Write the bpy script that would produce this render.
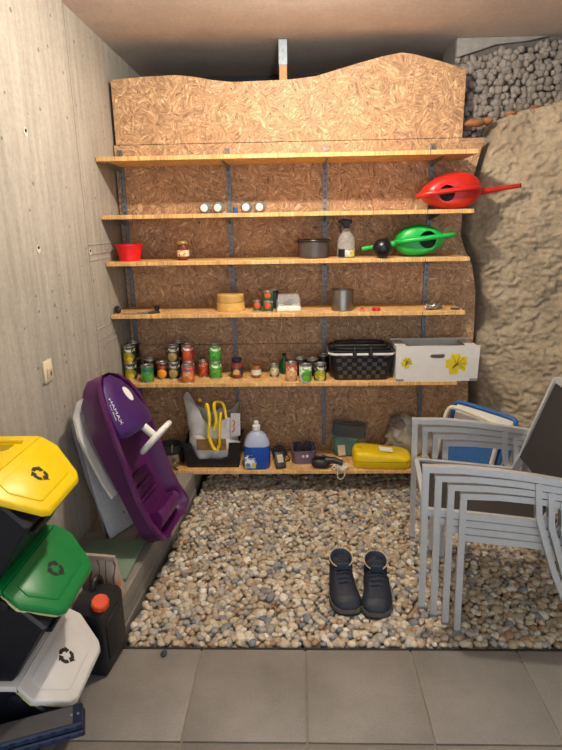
import bpy, bmesh, math, random
import numpy as np
from mathutils import Vector, Matrix, noise as mnoise

sc = bpy.context.scene
for o in list(bpy.data.objects): bpy.data.objects.remove(o)
COL = sc.collection
rnd = random.Random(7)

# ------------------------------------------------------------------ camera
F_PX, PITCH, YAW, ROLL, EYE = 554.84, 0.2665, 0.0309, -0.0175, 1.5796
_fw = Vector((-math.sin(YAW)*math.cos(PITCH), math.cos(YAW)*math.cos(PITCH), -math.sin(PITCH)))
_r = Vector((math.cos(YAW), math.sin(YAW), 0)); _u = _r.cross(_fw)
R_ = _r*math.cos(ROLL)+_u*math.sin(ROLL); U_ = -_r*math.sin(ROLL)+_u*math.cos(ROLL)
O_ = Vector((0, 0, EYE))
cd = bpy.data.cameras.new('camera'); co = bpy.data.objects.new('camera', cd); COL.objects.link(co)
mw = Matrix.Identity(4)
for i in range(3):
    mw[i][0] = R_[i]; mw[i][1] = U_[i]; mw[i][2] = -_fw[i]; mw[i][3] = O_[i]
co.matrix_world = mw
cd.sensor_fit = 'VERTICAL'; cd.sensor_height = 36; cd.lens = F_PX*36/750; cd.clip_start = .02
sc.camera = co

def P(px, py, **k):
    """pixel of the 562x750 photograph -> point on the plane x=, y= or z= """
    d = _fw + R_*((px-281)/F_PX) - U_*((py-375)/F_PX)
    (ax, v), = k.items(); i = 'xyz'.index(ax)
    return O_ + d*((v-O_[i])/d[i])
def pxm(pt):
    return F_PX/((Vector(pt)-O_).dot(_fw))
def proj(pt):
    d = Vector(pt)-O_; z = d.dot(_fw)
    return 281+F_PX*d.dot(R_)/z, 375-F_PX*d.dot(U_)/z

# ------------------------------------------------------------------ world, light, exposure
w = bpy.data.worlds.new('world'); sc.world = w; w.use_nodes = True
w.node_tree.nodes['Background'].inputs[0].default_value = (.88, .93, 1, 1)
w.node_tree.nodes['Background'].inputs[1].default_value = 1.1
sc.view_settings.view_transform = 'Standard'; sc.view_settings.look = 'None'
sc.view_settings.gamma = 1; sc.view_settings.use_curve_mapping = False
sc.view_settings.exposure = 0.62
LAMP = Vector((0.05, 2.2, 2.465))
ld = bpy.data.lights.new('ceiling_lamp_light', 'POINT'); ld.shadow_soft_size = .035
ld.energy = 54; ld.color = (1, .90, .76)
lo = bpy.data.objects.new('ceiling_lamp_light', ld); COL.objects.link(lo); lo.location = LAMP

# ------------------------------------------------------------------ materials
def srgb(h):
    h = h.lstrip('#'); c = [int(h[i:i+2], 16)/255 for i in (0, 2, 4)]
    return tuple((x/12.92 if x <= .04045 else ((x+.055)/1.055)**2.4) for x in c)+(1,)
MATS = {}
class NT:
    def __init__(s, name):
        s.m = bpy.data.materials.new(name); s.m.use_nodes = True; s.t = s.m.node_tree
        s.b = s.t.nodes['Principled BSDF']; s.out = s.t.nodes['Material Output']
    def n(s, ty, **k):
        nd = s.t.nodes.new(ty)
        for a, v in k.items():
            if a.startswith('i_'):
                key = a[2:]; key = int(key) if key.isdigit() else key.replace('_', ' ')
                nd.inputs[key].default_value = v
            else: setattr(nd, a, v)
        return nd
    def l(s, a, b): s.t.links.new(a, b)
    def ramp(s, src, stops):
        r = s.n('ShaderNodeValToRGB'); e = r.color_ramp.elements
        while len(e) < len(stops): e.new(.5)
        for el, (p, c) in zip(e, stops): el.position = p; el.color = c if len(c) == 4 else tuple(c)+(1,)
        s.l(src, r.inputs[0]); return r
    def coord(s, scale=(1, 1, 1), kind='pos', rot=(0, 0, 0)):
        if kind == 'pos': src = s.n('ShaderNodeNewGeometry').outputs['Position']
        else: src = s.n('ShaderNodeTexCoord').outputs['Object']
        mp = s.n('ShaderNodeMapping'); mp.inputs['Scale'].default_value = scale; mp.inputs['Rotation'].default_value = rot
        s.l(src, mp.inputs[0]); return mp.outputs[0]
    def noise(s, vec, scale, detail=4, rough=.55, dist=0):
        n = s.n('ShaderNodeTexNoise', i_Scale=scale, i_Detail=detail, i_Roughness=rough, i_Distortion=dist)
        s.l(vec, n.inputs['Vector']); return n
    def mix(s, fac, a, b, mode='MIX'):
        m = s.n('ShaderNodeMix', data_type='RGBA', blend_type=mode)
        for v, k in ((fac, 0), (a, 6), (b, 7)):
            if hasattr(v, 'links') or hasattr(v, 'is_output'): s.l(v, m.inputs[k])
            else: m.inputs[k].default_value = v
        return m.outputs[2]
    def bump(s, h, strength=.3, dist=.01):
        b = s.n('ShaderNodeBump', i_Strength=strength, i_Distance=dist)
        s.l(h, b.inputs['Height']); s.l(b.outputs[0], s.b.inputs['Normal'])
def plain(name, hexc, rough=.5, metal=0, var=.12, vscale=30, bump=0, bscale=80, spec=.5, alpha=None, trans=0, ior=1.45, coat=0, kind='obj'):
    if name in MATS: return MATS[name]
    t = NT(name); c = srgb(hexc)
    v = t.coord(kind=kind)
    n = t.noise(v, vscale, 4)
    d = tuple(x*(1-var) for x in c[:3])+(1,); l = tuple(min(1, x*(1+var)) for x in c[:3])+(1,)
    r = t.ramp(n.outputs[0], [(.3, d), (.7, l)])
    t.l(r.outputs[0], t.b.inputs['Base Color'])
    t.b.inputs['Roughness'].default_value = rough; t.b.inputs['Metallic'].default_value = metal
    t.b.inputs['Specular IOR Level'].default_value = spec
    t.b.inputs['Coat Weight'].default_value = coat
    if trans: t.b.inputs['Transmission Weight'].default_value = trans; t.b.inputs['IOR'].default_value = ior
    if alpha is not None: t.b.inputs['Alpha'].default_value = alpha
    if bump:
        n2 = t.noise(v, bscale, 3); t.bump(n2.outputs[0], bump, .004)
    MATS[name] = t.m; return t.m

def osb_mat(name, cols, axes='xz', scale=1.0):
    t = NT(name)
    g = t.n('ShaderNodeNewGeometry'); sep = t.n('ShaderNodeSeparateXYZ'); t.l(g.outputs['Position'], sep.inputs[0])
    cmb = t.n('ShaderNodeCombineXYZ')
    t.l(sep.outputs['XYZ'.index(axes[0].upper())], cmb.inputs[0]); t.l(sep.outputs['XYZ'.index(axes[1].upper())], cmb.inputs[1])
    p = cmb.outputs[0]
    wn = t.noise(p, 9, 3)
    wm = t.n('ShaderNodeVectorMath', operation='SCALE', i_Scale=.05); t.l(wn.outputs['Color'], wm.inputs[0])
    ad = t.n('ShaderNodeVectorMath', operation='ADD'); t.l(p, ad.inputs[0]); t.l(wm.outputs[0], ad.inputs[1])
    def layer(vs, off, fine):
        o = t.n('ShaderNodeVectorMath', operation='ADD'); t.l(ad.outputs[0], o.inputs[0]); o.inputs[1].default_value = (off, off*1.7, 0)
        vo = t.n('ShaderNodeTexVoronoi', i_Scale=vs*scale); vo.inputs['Randomness'].default_value = 1; t.l(o.outputs[0], vo.inputs['Vector'])
        s2 = t.n('ShaderNodeSeparateColor'); t.l(vo.outputs['Color'], s2.inputs[0])
        ang = t.n('ShaderNodeMath', operation='MULTIPLY'); t.l(s2.outputs[0], ang.inputs[0]); ang.inputs[1].default_value = 6.283
        vr = t.n('ShaderNodeVectorRotate', rotation_type='Z_AXIS'); t.l(o.outputs[0], vr.inputs['Vector']); t.l(ang.outputs[0], vr.inputs['Angle'])
        mp = t.n('ShaderNodeMapping'); mp.inputs['Scale'].default_value = (1.0, 8.5, 1); t.l(vr.outputs[0], mp.inputs[0])
        off2 = t.n('ShaderNodeVectorMath', operation='MULTIPLY_ADD'); t.l(vo.outputs['Color'], off2.inputs[0]); off2.inputs[1].default_value = (7, 7, 7); t.l(mp.outputs[0], off2.inputs[2])
        n = t.noise(off2.outputs[0], fine*scale, 3, .6)
        return n.outputs[0], s2.outputs[1]
    a, ra = layer(13, 0, 9.5); b, rb = layer(22, 3.3, 13)
    pick = t.noise(p, 30*scale, 2)
    pr = t.ramp(pick.outputs[0], [(.45, (0, 0, 0)), (.55, (1, 1, 1))])
    mixf = t.mix(pr.outputs[0], a, b)
    mr = t.mix(pr.outputs[0], ra, rb)
    cr = t.ramp(mixf, [(.30, srgb(cols[0])), (.43, srgb(cols[1])), (.55, srgb(cols[2])), (.68, srgb(cols[3]))])
    tone = t.ramp(mr, [(0, (.82, .78, .74)), (1, (1.12, 1.1, 1.06))])
    col = t.mix(1.0, cr.outputs[0], tone.outputs[0], 'MULTIPLY')
    kn = t.noise(p, 55*scale, 1, .4); kr = t.ramp(kn.outputs[0], [(.24, (.30, .2, .13)), (.29, (1, 1, 1))])
    col = t.mix(1.0, col, kr.outputs[0], 'MULTIPLY')
    t.l(col, t.b.inputs['Base Color']); t.b.inputs['Roughness'].default_value = .62
    t.bump(mixf, .22, .004)
    return t.m

def concrete_mat(name, cols, streak=(1, 1, 1), pits=True, bump=.25, kind='pos', pit_axes=None):
    t = NT(name); v = t.coord(kind=kind)
    a = t.noise(v, 2.2, 7, .65); vs = t.coord(streak, kind=kind); b = t.noise(vs, 6, 5, .6); c = t.noise(v, 60, 4, .7)
    r1 = t.ramp(a.outputs[0], [(.3, srgb(cols[0])), (.7, srgb(cols[1]))])
    r2 = t.ramp(b.outputs[0], [(.3, srgb(cols[2])), (.65, srgb(cols[1]))])
    col = t.mix(.5, r1.outputs[0], r2.outputs[0])
    r3 = t.ramp(c.outputs[0], [(.3, (.86, .86, .86)), (.7, (1.08, 1.08, 1.08))])
    col = t.mix(1., col, r3.outputs[0], 'MULTIPLY')
    h = c.outputs[0]
    if pits:
        vo = t.n('ShaderNodeTexVoronoi', i_Scale=13); vo.inputs['Randomness'].default_value = 1; t.l(v, vo.inputs['Vector'])
        nn = t.noise(v, 5, 2); 
        th = t.n('ShaderNodeMath', operation='MULTIPLY'); t.l(nn.outputs[0], th.inputs[0]); th.inputs[1].default_value = .17
        sb = t.n('ShaderNodeMath', operation='SUBTRACT'); t.l(vo.outputs['Distance'], sb.inputs[0]); t.l(th.outputs[0], sb.inputs[1])
        pr = t.ramp(sb.outputs[0], [(.0, (.5, .48, .46)), (.02, (1, 1, 1))])
        col = t.mix(1., col, pr.outputs[0], 'MULTIPLY'); h = t.mix(.5, c.outputs[0], pr.outputs[0])
    t.l(col, t.b.inputs['Base Color']); t.b.inputs['Roughness'].default_value = .85
    t.b.inputs['Specular IOR Level'].default_value = .25
    t.bump(h, bump, .005)
    return t.m

def attr_mat(name, rough=.6, obj=False):
    t = NT(name)
    if obj: src = t.n('ShaderNodeObjectInfo').outputs['Color']
    else: src = t.n('ShaderNodeAttribute', attribute_name='Col').outputs['Color']
    v = t.coord(); n = t.noise(v, 110, 4, .6); r = t.ramp(n.outputs[0], [(.3, (.78, .77, .75)), (.7, (1.12, 1.12, 1.12))])
    t.l(t.mix(1., src, r.outputs[0], 'MULTIPLY'), t.b.inputs['Base Color'])
    t.b.inputs['Roughness'].default_value = rough; t.b.inputs['Specular IOR Level'].default_value = .3
    t.bump(n.outputs[0], .2, .003)
    return t.m

def label_mat(name, base, picture, band=None, blob=.5, pscale=55, centre=.0):
    """printed can label: ground colour, food picture low on the front, band across"""
    t = NT(name); tc = t.n('ShaderNodeTexCoord'); sep = t.n('ShaderNodeSeparateXYZ'); t.l(tc.outputs['Object'], sep.inputs[0])
    v = t.n('ShaderNodeTexVoronoi', i_Scale=pscale); t.l(tc.outputs['Object'], v.inputs['Vector'])
    pr = t.ramp(v.outputs['Color'], [(.25, srgb(picture[0])), (.6, srgb(picture[1])), (.9, srgb(picture[2]))])
    # distance from picture centre on the front
    d = t.n('ShaderNodeVectorMath', operation='DISTANCE'); cb = t.n('ShaderNodeCombineXYZ')
    t.l(sep.outputs[0], cb.inputs[0]); t.l(sep.outputs[2], cb.inputs[2]); t.l(cb.outputs[0], d.inputs[0]); d.inputs[1].default_value = (centre, 0, .036)
    mk = t.ramp(d.outputs['Value'], [(blob*.052, (1, 1, 1)), (blob*.056, (0, 0, 0))])
    col = t.mix(mk.outputs[0], srgb(base), pr.outputs[0])
    if band:
        br = t.ramp(sep.outputs[2], [(.0, (0, 0, 0)), (.066, (0, 0, 0)), (.068, (1, 1, 1)), (.085, (1, 1, 1)), (.087, (0, 0, 0))])
        nb = t.noise(tc.outputs['Object'], 70, 1); nr = t.ramp(nb.outputs[0], [(.42, srgb(band)), (.5, srgb(base))])
        col = t.mix(br.outputs[0], col, nr.outputs[0])
    t.l(col, t.b.inputs['Base Color']); t.b.inputs['Roughness'].default_value = .35
    return t.m

# ------------------------------------------------------------------ mesh helpers
def mesh_from(parts, name, smooth=35):
    V, Fs = [], []
    for v, f in parts:
        o = len(V); V += [tuple(p) for p in v]; Fs += [tuple(i+o for i in q) for q in f]
    me = bpy.data.meshes.new(name); me.from_pydata(V, [], Fs)
    bm = bmesh.new(); bm.from_mesh(me); bmesh.ops.recalc_face_normals(bm, faces=bm.faces); bm.to_mesh(me); bm.free()
    if smooth:
        me.shade_smooth(); me.set_sharp_from_angle(angle=math.radians(smooth))
    return me
def obj(name, parts, mat, parent=None, loc=(0, 0, 0), rot=(0, 0, 0), smooth=35, me=None, label=None, cat=None, group=None, kind=None):
    if me is None: me = mesh_from(parts, name, smooth)
    if mat and not me.materials: me.materials.append(mat)
    o = bpy.data.objects.new(name, me); COL.objects.link(o)
    o.location = loc; o.rotation_euler = rot
    if parent: o.parent = parent
    tag(o, label, cat, group, kind); return o
def tag(o, label=None, cat=None, group=None, kind=None):
    if label: o['label'] = label
    if cat: o['category'] = cat
    if group: o['group'] = group
    if kind: o['kind'] = kind
    return o
def thing(name, label, cat, loc=(0, 0, 0), rotz=0, group=None, rot=None):
    o = bpy.data.objects.new(name, None); COL.objects.link(o); o.empty_display_size = .05
    o.location = loc; o.rotation_euler = rot if rot else (0, 0, rotz)
    return tag(o, label, cat, group)
def dup(root, loc, rotz=None, label=None, group=None):
    r = root.copy(); COL.objects.link(r); r.location = loc
    if rotz is not None: r.rotation_euler = (0, 0, rotz)
    if label: r['label'] = label
    if group: r['group'] = group
    for ch in list(root.children):
        c = ch.copy(); COL.objects.link(c); c.parent = r
        for g in list(ch.children):
            d = g.copy(); COL.objects.link(d); d.parent = c
    return r
def box(x0, x1, y0, y1, z0, z1, bev=0, seg=1):
    bm = bmesh.new(); bmesh.ops.create_cube(bm, size=1)
    for v in bm.verts: v.co = Vector(((x0+x1)/2+v.co.x*(x1-x0), (y0+y1)/2+v.co.y*(y1-y0), (z0+z1)/2+v.co.z*(z1-z0)))
    if bev: bmesh.ops.bevel(bm, geom=list(bm.edges), offset=bev, segments=seg, profile=.5, affect='EDGES')
    return out(bm)
def out(bm):
    bm.verts.ensure_lookup_table(); bm.verts.index_update()
    v = [tuple(x.co) for x in bm.verts]; f = [tuple(q.index for q in p.verts) for p in bm.faces]; bm.free(); return v, f
def xf(part, M):
    return [tuple(M @ Vector(p)) for p in part[0]], part[1]
def lathe(prof, n=20, cap=True):
    V = []; Fs = []
    for r, z in prof:
        for k in range(n):
            a = 2*math.pi*k/n; V.append((r*math.cos(a), r*math.sin(a), z))
    for i in range(len(prof)-1):
        for k in range(n):
            a = i*n+k; b = i*n+(k+1) % n; Fs.append((a, b, b+n, a+n))
    if cap:
        if prof[0][0] > 1e-6: Fs.append(tuple(reversed(range(n))))
        if prof[-1][0] > 1e-6: Fs.append(tuple(range((len(prof)-1)*n, len(prof)*n)))
    return V, Fs
def loft(rings, cap0=True, cap1=True, closed=True):
    n = len(rings[0]); V = [tuple(p) for r in rings for p in r]; Fs = []
    for i in range(len(rings)-1):
        for k in range(n if closed else n-1):
            a = i*n+k; b = i*n+(k+1) % n; Fs.append((a, b, b+n, a+n))
    if cap0: Fs.append(tuple(reversed(range(n))))
    if cap1: Fs.append(tuple(range((len(rings)-1)*n, len(rings)*n)))
    return V, Fs
def tube(path, r, n=8, closed=False, sect=None, flat=1.0):
    pts = [Vector(p) for p in path]; rings = []; m = len(pts)
    rr = r if isinstance(r, (list, tuple)) else [r]*m
    up = None
    for i, p in enumerate(pts):
        if closed: t = (pts[(i+1) % m]-pts[i-1]).normalized()
        else: t = (pts[min(i+1, m-1)]-pts[max(i-1, 0)]).normalized()
        if up is None:
            a = Vector((0, 0, 1)) if abs(t.z) < .9 else Vector((1, 0, 0)); up = (a-t*a.dot(t)).normalized()
        else: up = (up-t*up.dot(t)).normalized()
        s = t.cross(up)
        if sect: ring = [p+up*q[0]+s*q[1] for q in sect]
        else: ring = [p+up*(rr[i]*math.cos(2*math.pi*k/n))+s*(rr[i]*flat*math.sin(2*math.pi*k/n)) for k in range(n)]
        rings.append(ring)
    if closed:
        rings.append(rings[0]); return loft(rings, False, False)
    return loft(rings)
def smooth_path(pts, it=2, closed=False):
    pts = [Vector(p) for p in pts]
    for _ in range(it):
        q = []
        m = len(pts)
        rng = range(m) if closed else range(m-1)
        if not closed: q.append(pts[0])
        for i in rng:
            a = pts[i]; b = pts[(i+1) % m]; q += [a*.75+b*.25, a*.25+b*.75]
        if not closed: q.append(pts[-1])
        pts = q
    return pts
def prism(poly, d0, d1, plane='xz', bev=0):
    """extrude a polygon given in a plane from d0 to d1 along the third axis"""
    bm = bmesh.new()
    def mkp(a, b, d): return {'xz': (a, d, b), 'xy': (a, b, d), 'yz': (d, a, b)}[plane]
    vs = [bm.verts.new(mkp(a, b, d0)) for a, b in poly]; f = bm.faces.new(vs)
    r = bmesh.ops.extrude_face_region(bm, geom=[f]); mv = [e for e in r['geom'] if isinstance(e, bmesh.types.BMVert)]
    dv = Vector(mkp(0, 0, d1))-Vector(mkp(0, 0, d0)); bmesh.ops.translate(bm, verts=mv, vec=dv)
    if bev: bmesh.ops.bevel(bm, geom=[e for e in bm.edges], offset=bev, segments=2, profile=.5, affect='EDGES')
    return out(bm)
def sphere(c, r, n=16, m=10, sc_=(1, 1, 1)):
    prof = [(max(1e-7, math.sin(math.pi*i/m)), -math.cos(math.pi*i/m)) for i in range(m+1)]
    v, f = lathe(prof, n, False)
    return [(c[0]+p[0]*r*sc_[0], c[1]+p[1]*r*sc_[1], c[2]+p[2]*r*sc_[2]) for p in v], f
def rrect(w, d, r, n=4):
    pts = []
    for cx, cy, a0 in ((w/2-r, d/2-r, 0), (-w/2+r, d/2-r, 90), (-w/2+r, -d/2+r, 180), (w/2-r, -d/2+r, 270)):
        for k in range(n+1):
            a = math.radians(a0+90*k/n); pts.append((cx+r*math.cos(a), cy+r*math.sin(a)))
    return pts
def fbm(p, s, o=3):
    v = 0; a = 1; q = Vector(p)*s
    for _ in range(o): v += a*mnoise.noise(q); q = q*2.03+Vector((3.1, 1.7, 5.2)); a *= .5
    return v
def frame(origin, x, z):
    """matrix whose local X is x, local Z is z (orthogonalised)"""
    x = Vector(x).normalized(); z = Vector(z); z = (z-x*z.dot(x)).normalized(); y = z.cross(x)
    M = Matrix.Identity(4)
    for i in range(3): M[i][0] = x[i]; M[i][1] = y[i]; M[i][2] = z[i]; M[i][3] = origin[i]
    return M
def text_part(s, size, depth=.0006):
    cu = bpy.data.curves.new('txt', 'FONT'); cu.body = s; cu.size = size; cu.extrude = depth; cu.align_x = 'CENTER'; cu.align_y = 'CENTER'
    o = bpy.data.objects.new('txt', cu); COL.objects.link(o); bpy.context.view_layer.update()
    me = bpy.data.meshes.new_from_object(o.evaluated_get(bpy.context.evaluated_depsgraph_get()))
    v = [tuple(x.co) for x in me.vertices]; f = [tuple(p.vertices) for p in me.polygons]
    bpy.data.objects.remove(o); bpy.data.curves.remove(cu); bpy.data.meshes.remove(me); return v, f

# common materials
M_osb = osb_mat('osb_wall_board', ('#765a47', '#a98462', '#c19b75', '#e2c9a6'), 'xz')
M_osbs = osb_mat('osb_shelf_board', ('#b98a50', '#d3a566', '#dfb577', '#eed09c'), 'xy', 1.2)
M_conc = concrete_mat('raw_concrete', ('#99948a', '#b9b3a8', '#8e897f'), (1, 5, .35))
M_ceil = concrete_mat('ceiling_concrete', ('#cbbdb5', '#d8cac1', '#c2b5ad'), (1, 1, 1), False)
M_dark = plain('cavity_shade_black', '#1b1e26', .8, var=.25, vscale=3, kind='pos')  # black base colour puts the shade of the cavity into the rear wall
M_tile = None
M_steel = plain('galvanised_steel', '#7f8890', .5, .6, .2, 40)
M_alu = plain('brushed_aluminium', '#d3d5d6', .34, .55, .04, 60)
M_blackpl = plain('black_plastic', '#15161a', .42, var=.1)
M_white = plain('white_plastic', '#e4e2dc', .45, var=.04)
M_shadowblack = plain('hole_shade_black', '#0c0c0e', .8)

# ================================================================== SETTING
XL, YW, ZC = -1.043, 3.375, 2.56
# --- left concrete wall with formwork panels
wl = obj('wall_left', [box(-1.25, XL-.006, -1.0, 4.3, -.1, ZC)], M_conc, kind='structure')
ys = (P(79, 130, x=XL).y+P(94, 330, x=XL).y)/2
obj('formwork_panel', [box(XL-.008, XL, -1.0, ys-.0028, -.1, ZC, .0012)], M_conc, wl)
obj('formwork_panel', [box(XL-.008, XL-.002, ys+.0028, 4.3, -.1, ZC, .0012)], M_conc, wl)
obj('formwork_panel', [box(XL-.008, XL-.0005, ys-.0026, ys+.0026, -.1, ZC-.001)], plain('joint_fin', '#6f675e', .9), wl)
for (px, py, dz) in ((100, 244, .0), (100, 253, 0), (107, 258, 0), (103, 327, 0), (103, 338, 0), (106, 343, 0)):
    q = P(px, py, x=XL)
    obj('formwork_ridge', [box(XL-.004, XL+.0022, ys+.003, 3.36, q.z-.003, q.z+.003, .001)], M_conc, wl)
M_plug = plain('pale_mortar', '#cfcac2', .9); 
for (px, py) in ((38, 249), (90, 252), (25, 132)):
    q = P(px, py, x=XL)
    h = obj('tie_hole', [xf(lathe([(.017, -.001), (.017, .003), (.011, .003), (.008, .0012)], 14), Matrix.Translation(q) @ Matrix.Rotation(math.pi/2, 4, 'Y'))], M_plug, wl)
    obj('hole_shade', [xf(lathe([(.007, .0), (.007, .0035)], 10), Matrix.Translation(q+Vector((0, .004, .006))) @ Matrix.Rotation(math.pi/2, 4, 'Y'))], M_shadowblack, h)  # black disc laid on as the shade inside the hole
# --- ceiling, far cavity wall, right wall
obj('ceiling', [box(-1.25, 2.75, -1.0, 4.4, ZC, ZC+.15)], M_ceil, kind='structure')
obj('wall_rear', [box(-1.25, 2.75, 4.2, 4.4, -.1, ZC)], M_dark, kind='structure')
obj('wall_right', [box(2.55, 2.75, -1.0, 4.2, -.1, ZC)], M_conc, kind='structure')
# --- floor slab, paving
YE = 1.786; TW = .40; X0 = -.3797
fl = obj('floor', [box(-1.25, 2.75, -1.0, 4.4, -.25, -.055)], plain('bedding_sand', '#4a4640', .95, kind='pos'), kind='structure')
def tile_mat():
    t = NT('grey_paving'); v = t.coord(); oi = t.n('ShaderNodeObjectInfo')
    a = t.noise(v, 3.5, 5, .6); c = t.noise(v, 140, 3, .7)
    r = t.ramp(a.outputs[0], [(.3, srgb('#75716c')), (.7, srgb('#8f8a84'))])
    r2 = t.ramp(oi.outputs['Random'], [(0, (.93, .93, .93)), (1, (1.05, 1.04, 1.02))])
    r3 = t.ramp(c.outputs[0], [(.3, (.85, .85, .85)), (.7, (1.1, 1.1, 1.1))])
    col = t.mix(1., t.mix(1., r.outputs[0], r2.outputs[0], 'MULTIPLY'), r3.outputs[0], 'MULTIPLY')
    t.l(col, t.b.inputs['Base Color']); t.b.inputs['Roughness'].default_value = .55; t.bump(c.outputs[0], .15, .002); return t.m
M_tile = tile_mat()
tme = mesh_from([box(-TW/2+.003, TW/2-.003, -TW/2+.003, TW/2-.003, -.045, 0, .003, 2)], 'paving_slab'); tme.materials.append(M_tile)
for i in range(-3, 8):
    for j in range(7):
        xc = X0+TW*(i+.5); yc = YE-.005-TW*(j+.5)
        if xc < -1.2 or xc > 2.6: continue
        if xc-TW/2 < XL:
            me = mesh_from([box(XL+.002-xc, TW/2-.003, -TW/2+.003, TW/2-.003, -.045, 0, .003, 2)], 'paving_slab'); me.materials.append(M_tile)
        else: me = tme
        obj('paving_slab', None, None, fl, (xc, yc, 0), me=me)
obj('joint_sand', [box(-1.04, 2.55, -.98, YE-.01, -.06, -.006)], plain('joint_sand', '#8d8474', .95, kind='pos'), fl)
obj('edging_strip', [box(-.72, 2.5, YE, YE+.010, -.06, -.006, .002)], plain('dark_edging', '#2c2a28', .8, kind='pos'), fl)
# --- raised ledge and timber kerb on the left
M_timber = concrete_mat('weathered_grey_timber', ('#7c776e', '#9a948a', '#6f6a62'), (8, .6, 8), pits=False)
M_ledge = concrete_mat('ledge_concrete', ('#8f887d', '#a69e92', '#857e74'), (1, 1, 1))
kA = Vector((-.712, 1.825, 0)); kB = Vector((-.628, 3.10, 0)); kd = (kB-kA); kl = kd.length; kang = math.atan2(kd.y, kd.x)
obj('ledge', [prism([(XL, 1.83), (kA.x-.11, 1.83), (kB.x-.11, 3.10), (kB.x-.02, 3.10), (kB.x+.0, 3.37), (XL, 3.37)], -.055, .13, 'xy', .004)], M_ledge, kind='structure', )
kb = thing('timber_kerb', 'grey weathered timber kerb of stacked planks holding back the gravel', 'kerb', (kA.x, kA.y, -.055), kang)
for z0, z1, o_ in ((-.0, .062, .0), (.0635, .128, .004), (.1295, .195, -.002)):
    obj('plank', [box(0, kl, .003+o_, .10+o_, z0, z1, .003)], M_timber, kb)
# --- OSB partition
dark_edge = None
def zx(pts, y): return [((lambda q: (q.x, q.z))(P(px, py, y=y))) for px, py in pts]
top = zx([(110.5, 80), (140, 77), (175, 75), (192, 76.5), (212, 80), (232, 82), (290, 79.5), (316, 76), (352, 65), (380, 57), (401, 52.5), (414, 54), (440, 61), (466.5, 69)], YW)
wb = obj('wall_back', [box(-1.03, -.99, YW+.019, YW+.06, .1, 2.3), box(-.4, -.36, YW+.019, YW+.06, .1, 2.3), box(.15, .19, YW+.019, YW+.06, .1, 2.3), box(.75, .79, YW+.019, YW+.06, .1, 2.2)],
         plain('spruce_stud', '#b98d5e', .7), kind='structure')
zs1 = P(300, 141, y=YW).z
obj('board', [prism([(top[0][0], zs1), *top, (top[-1][0], zs1)], YW, YW+.018, 'xz')], M_osb, wb, smooth=20)
rb = zx([(486, 132), (481, 150), (475, 172), (468, 190), (463, 207), (460.5, 235), (465, 250), (472, 265), (475.5, 290), (474.5, 320), (470, 345), (468, 372), (468, 400), (462, 440), (452, 475)], YW)
lowtop = zs1-.003
rb = [(x, min(z, lowtop)) for x, z in rb]
zsplit = .86
rup = [q for q in rb if q[1] > zsplit]; rlo = [q for q in rb if q[1] <= zsplit]
xs = rup[-1][0]
obj('board', [prism([(-1.036, zsplit+.0015), (-1.036, lowtop), *rup, (xs, zsplit+.0015)], YW+.001, YW+.018, 'xz')], M_osb, wb, smooth=20)
obj('board', [prism([(-1.036, .06), (-1.036, zsplit-.0015), (xs, zsplit-.0015), *rlo, (rlo[-1][0], .06)], YW, YW+.018, 'xz')], M_osb, wb, smooth=20)
# post behind the partition with steel angle to the ceiling
pt = thing('roof_post', 'wooden stud with steel angle plate rising above the chipboard partition to the ceiling', 'post', (P(283, 60, y=3.45).x, 3.45, 2.0))
obj('stud', [box(-.022, .022, -.02, .02, -.2, .47, .002)], plain('spruce_stud', '#b98d5e', .7), pt)
zt = ZC-2.0
obj('steel_angle', [box(-.024, .024, -.024, -.0205, .43, zt-.001, .001), box(-.024, .024, -.024, .04, zt-.005, zt-.001, .001)], M_steel, pt)
for zz in (.46, .5): obj('bolt', [xf(lathe([(.006, 0), (.006, .004), (.003, .005)], 8), Matrix.Translation((0, -.024, zz)) @ Matrix.Rotation(math.pi/2, 4, 'X'))], M_steel, pt)
# --- rock face at the right
bz = [q[1] for q in rb][::-1]; bx_ = [q[0] for q in rb][::-1]
def cedge(z): return float(np.interp(z, bz, bx_))
def rock_top(x): return 2.07+.30*(x-1.0)+.012*math.sin(x*17)
def rock_y(x, z):
    e = x-cedge(min(z, 2.06)); t = max(0, min(1, e/.07)); t = t*t*(3-2*t)
    base = 3.40-.26*max(0, e)/.6-.10*max(0, min(1, (1.2-z)/1.0))*max(0, min(1, e/.3))
    b = 3.56*(1-t)+base*t
    b -= .035*fbm((x, 0, z), 3.2, 3)*t+.020*fbm((x+9, 0, z), 11, 4)+.020*fbm((x, 4, z*1.3), 34, 3)
    return b
NX, NZ = 170, 260; V = []; Fs = []
for j in range(NZ+1):
    for i in range(NX+1):
        s = i/NX; s = s**1.25
        zt_ = 2.06; z = -.1+(zt_+.1)*j/NZ; x = cedge(min(z, 2.06))-.035; x = x+(2.55-x)*s
        z2 = -.1+(rock_top(x)+.1)*j/NZ
        V.append((x, rock_y(x, z2), z2))
for j in range(NZ):
    for i in range(NX): a = j*(NX+1)+i; Fs.append((a, a+1, a+NX+2, a+NX+1))
n0 = len(V)   # closing top of the rock
for i in range(NX+1): p = V[NZ*(NX+1)+i]; V.append((p[0], 3.75, p[2]))
for i in range(NX): a = NZ*(NX+1)+i; Fs.append((a, a+1, n0+i+1, n0+i))
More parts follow.
